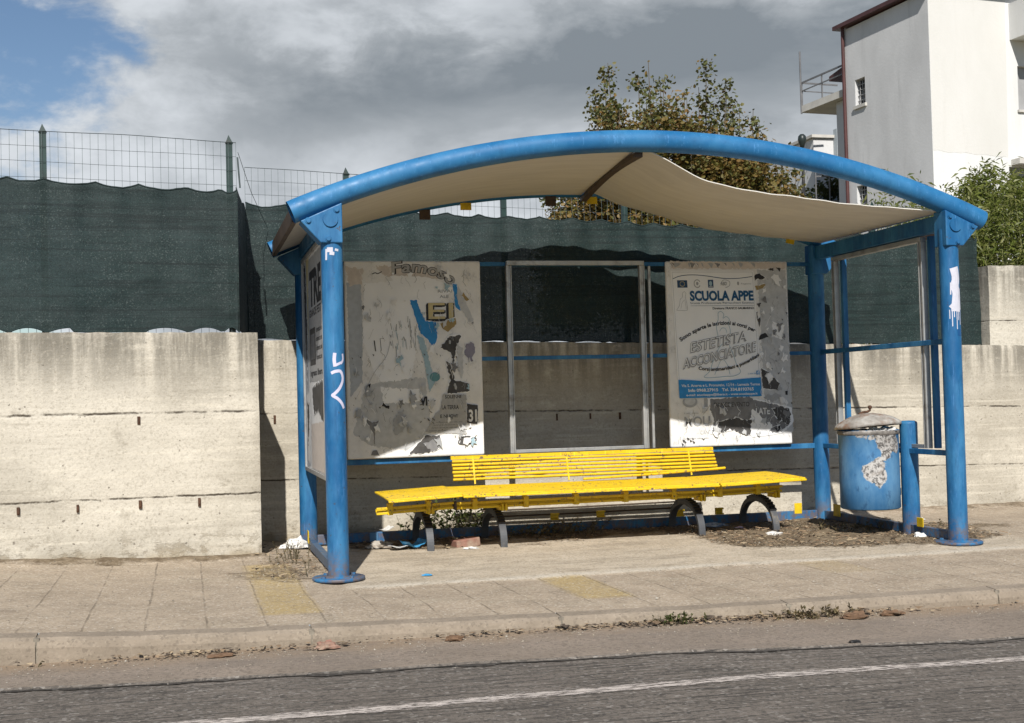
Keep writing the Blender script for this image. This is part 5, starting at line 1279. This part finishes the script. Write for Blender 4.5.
# rear part, set in, with balcony
mb=MB(); mb.prism([(4.105,1),(5.0,1),(5.0,10.13),(4.105,10.13)],lambda a,b,d:bpt(a,d,b),.28,9); mb.build('rear_wing',GREYW,bd)
mb=MB(); mb.prism([(4.12,10.14),(6.6,10.14),(6.6,10.36),(4.12,10.36)],lambda a,b,d:bpt(a,d,b),0.0,1.4); mb.build('balcony',SLABU,bd)
mb=MB()
for z in (11.12,10.85): mb.bar(bpt(4.12,.04,z),bpt(6.58,.04,z),.04,.05 if z>11 else .03)
for s_ in (4.2,5.4,6.56): mb.bar(bpt(s_,.04,10.36),bpt(s_,.04,11.1),.035,.035,up=(1,0,0))
mb.bar(bpt(6.56,.04,11.12),bpt(6.56,1.4,11.12),.04,.05); mb.bar(bpt(6.56,.04,10.85),bpt(6.56,1.4,10.85),.03,.03)
mb.tube([bpt(6.56,.0,10.1),bpt(6.56,.0,12.15)],.03,6); mb.build('railing',RAIL,bd)
mb=MB(); mb.prism([(4.105,10.37),(4.4,10.37),(4.4,11.3),(4.105,11.3)],lambda a,b,d:bpt(a,d,b),.25,3); mb.build('rear_wing',GREYW,bd)
mb=MB(); mb.prism([(4.105,11.0),(5.2,10.85),(5.2,11.0),(4.105,11.2)],lambda a,b,d:bpt(a,d,b),.18,2.); mb.build('door_canopy',BROWNRED,bd)
# lower building behind
def lowb():
    t=thing('low_building',(19.5,36,1.3),'low pale flat-roofed house just left of the tall white building','building')
    mb=MB(); mb.box(20.3,26,33,43,1,9.75); mb.build('wall',GREYW,t); mb=MB(); mb.box(20.2,26.1,32.9,43.1,9.76,9.86); mb.build('roof',SLABU,t)
    mb=MB(); mb.box(21.05,24.5,32.72,32.98,1,10.05); mb.build('stair_wall',stucco('bluegrey_stucco',(.42,.46,.48),(.36,.40,.42),(.34,.36,.38)),t)
    mb=MB()
    mb.bar((19.4,31.2,8.55),(24.4,31.2,8.55),.05,.07); mb.bar((19.4,31.2,8.1),(24.4,31.2,8.1),.04,.04)
    for x in np.arange(19.4,24.5,.5): mb.bar((x,31.2,7.3),(x,31.2,8.55),.035,.035,up=(1,0,0))
    mb.box(19.3,24.5,31.1,33,7.1,7.3); mb.build('terrace_railing',RAIL,t)
    weed('potted_shrub',(20.3,31.7,7.3),46,1.0,(.45,.15),leaf_mat('dark_shrub',[(.03,.045,.015),(.05,.065,.02),(.07,.07,.03)],.2),'dark potted shrub on the terrace of the low house',26,.13,31,'shrub')
lowb()
# globe street lamp
sl=thing('street_lamp',(15.29,24,1.4),'dark round-headed lamp on a thin post left of the low house','lamp')
mb=MB(); mb.tube([(15.29,24,1.4),(15.29,24,7.5)],[.05,.04],8); mb.build('post',DARKSTEEL,sl)
mb=MB(); mb.lathe([(.0,7.55),(.05,7.56),(.07,7.64),(.10,7.70),(.115,7.78),(.10,7.87),(.05,7.92),(0,7.93)],(15.29,24,0),14); mb.build('lamp_head',simple('dark_green_globe',(.02,.028,.026),.4),sl)

# ------------------------------------------------------------------ world, sun
wd=bpy.data.worlds.new('World'); S.world=wd; wd.use_nodes=True; nt=wd.node_tree; nt.nodes.clear()
LD=Vector((.23,1,-.85)).normalized(); elev=math.asin(-LD.z)
class WT(NT):
    def __init__(s,t): s.t=t
t=WT(nt); out=t.n('ShaderNodeOutputWorld')
sky=t.n('ShaderNodeTexSky'); sky.sky_type='NISHITA'; sky.sun_disc=False; sky.sun_elevation=elev; sky.sun_rotation=math.radians(193); sky.air_density=1.0; sky.dust_density=.15; sky.ozone_density=3
bg1=t.n('ShaderNodeBackground'); bg1.inputs[1].default_value=.066; t.l(sky.outputs[0],bg1.inputs[0])
d=t.n('ShaderNodeTexCoord').outputs['Generated']; X,Y,Z=t.sep(d)
az=t.math('ARCTAN2',X,Y); el=t.math('ARCSINE',Z)
cv=t.n('ShaderNodeCombineXYZ'); t.l(az,cv.inputs[0]); t.l(t.math('MULTIPLY',el,1.7),cv.inputs[1]); uv=cv.outputs[0]
n1=t.noise(t.map(uv,(1,1,1),(.3,.1,0)),5.2,8,.58,.25)
n2=t.noise(t.map(uv,(1,1.3,1),(2.1,.7,0)),3.6,6,.55,.3)
n3=t.noise(t.map(uv,(1,1.,1),(5.1,1.9,0)),13,7,.6,.2)
# a long dark cloud base, lighter billows beneath and above it
def gauss(v,c,w): 
    q=t.math('DIVIDE',t.math('SUBTRACT',v,c),w); return t.math('POWER',2.718,t.math('MULTIPLY',t.math('MULTIPLY',q,q),-1))
tilt=t.math('SUBTRACT',el,t.math('MULTIPLY',t.math('SUBTRACT',az,.1),.10))
band=t.math('MULTIPLY',gauss(t.math('ADD',tilt,t.math('MULTIPLY',t.math('SUBTRACT',n3,.5),.08)),.228,.034),t.ramp(az,-.02,.16))
lum=t.math('ADD',t.math('MULTIPLY',t.ramp(n2,.3,.7),.50),t.math('MULTIPLY',t.ramp(n3,.35,.65),.24))
lum=t.math('ADD',lum,t.ramp(az,-.12,.12,.46,.30)); lum=t.math('SUBTRACT',lum,t.math('MULTIPLY',band,.62))
lum=t.math('SUBTRACT',lum,t.ramp(az,.15,.42,0,.10))
lum=t.math('MAXIMUM',lum,.0)
rmp=t.n('ShaderNodeValToRGB'); e=rmp.color_ramp.elements; e[0].position=0; e[0].color=(.180,.206,.232,1); e[1].position=1; e[1].color=(.58,.61,.645,1); m_=e.new(.45); m_.color=(.295,.32,.345,1); t.l(lum,rmp.inputs[0])
bg2=t.n('ShaderNodeBackground'); bg2.inputs[1].default_value=1.0; t.l(rmp.outputs[0],bg2.inputs[0])
# cloud cover, broken on the left where blue shows
gap=t.ramp(az,-.14,.10,.115,-.12); gap=t.math('ADD',gap,t.math('MULTIPLY',gauss(az,-.07,.08),t.math('MULTIPLY',t.ramp(el,.17,.27),.10)))
front=t.math('MULTIPLY',t.ramp(Y,.0,.6),t.ramp(el,1.0,.45)); cov=t.math('MULTIPLY',front,t.ramp(t.math('SUBTRACT',t.math('ADD',t.math('MULTIPLY',n1,.5),t.math('MULTIPLY',n3,.5)),gap),.31,.47))
mx=t.n('ShaderNodeMixShader'); t.l(cov,mx.inputs[0]); t.l(bg1.outputs[0],mx.inputs[1]); t.l(bg2.outputs[0],mx.inputs[2]); t.l(mx.outputs[0],out.inputs[0])

sun=bpy.data.lights.new('sun','SUN'); sun.energy=5.0; sun.angle=math.radians(.5); sun.color=(1,.96,.90)
so=bpy.data.objects.new('sun',sun); COL.objects.link(so); so.rotation_euler=LD.to_track_quat('-Z','Y').to_euler(); so.location=(-3,-12,12)

# ------------------------------------------------------------------ camera
cam=bpy.data.cameras.new('camera'); cam.sensor_width=36; cam.lens=1300*36/1024; cam.clip_start=.05; cam.clip_end=2000
co=bpy.data.objects.new('camera',cam); COL.objects.link(co)
Rm_=((0.9696069754619676,0.2440157175451731,0.0178505665571065),(-0.24333464207395436,0.9693597331730569,-0.033614872741101906),(-0.025506177726894307,0.028249553865047947,0.9992754363058214))
M=Matrix([[Rm_[i][0],Rm_[i][2],-Rm_[i][1]] for i in range(3)]).to_4x4(); M.translation=Vector((-.8518,-7.6733,1.0488)); co.matrix_world=M
S.camera=co
S.view_settings.view_transform='Standard'; S.view_settings.look='None'; S.view_settings.exposure=.38; S.view_settings.gamma=1
S.cycles.max_bounces=8; S.cycles.transparent_max_bounces=12
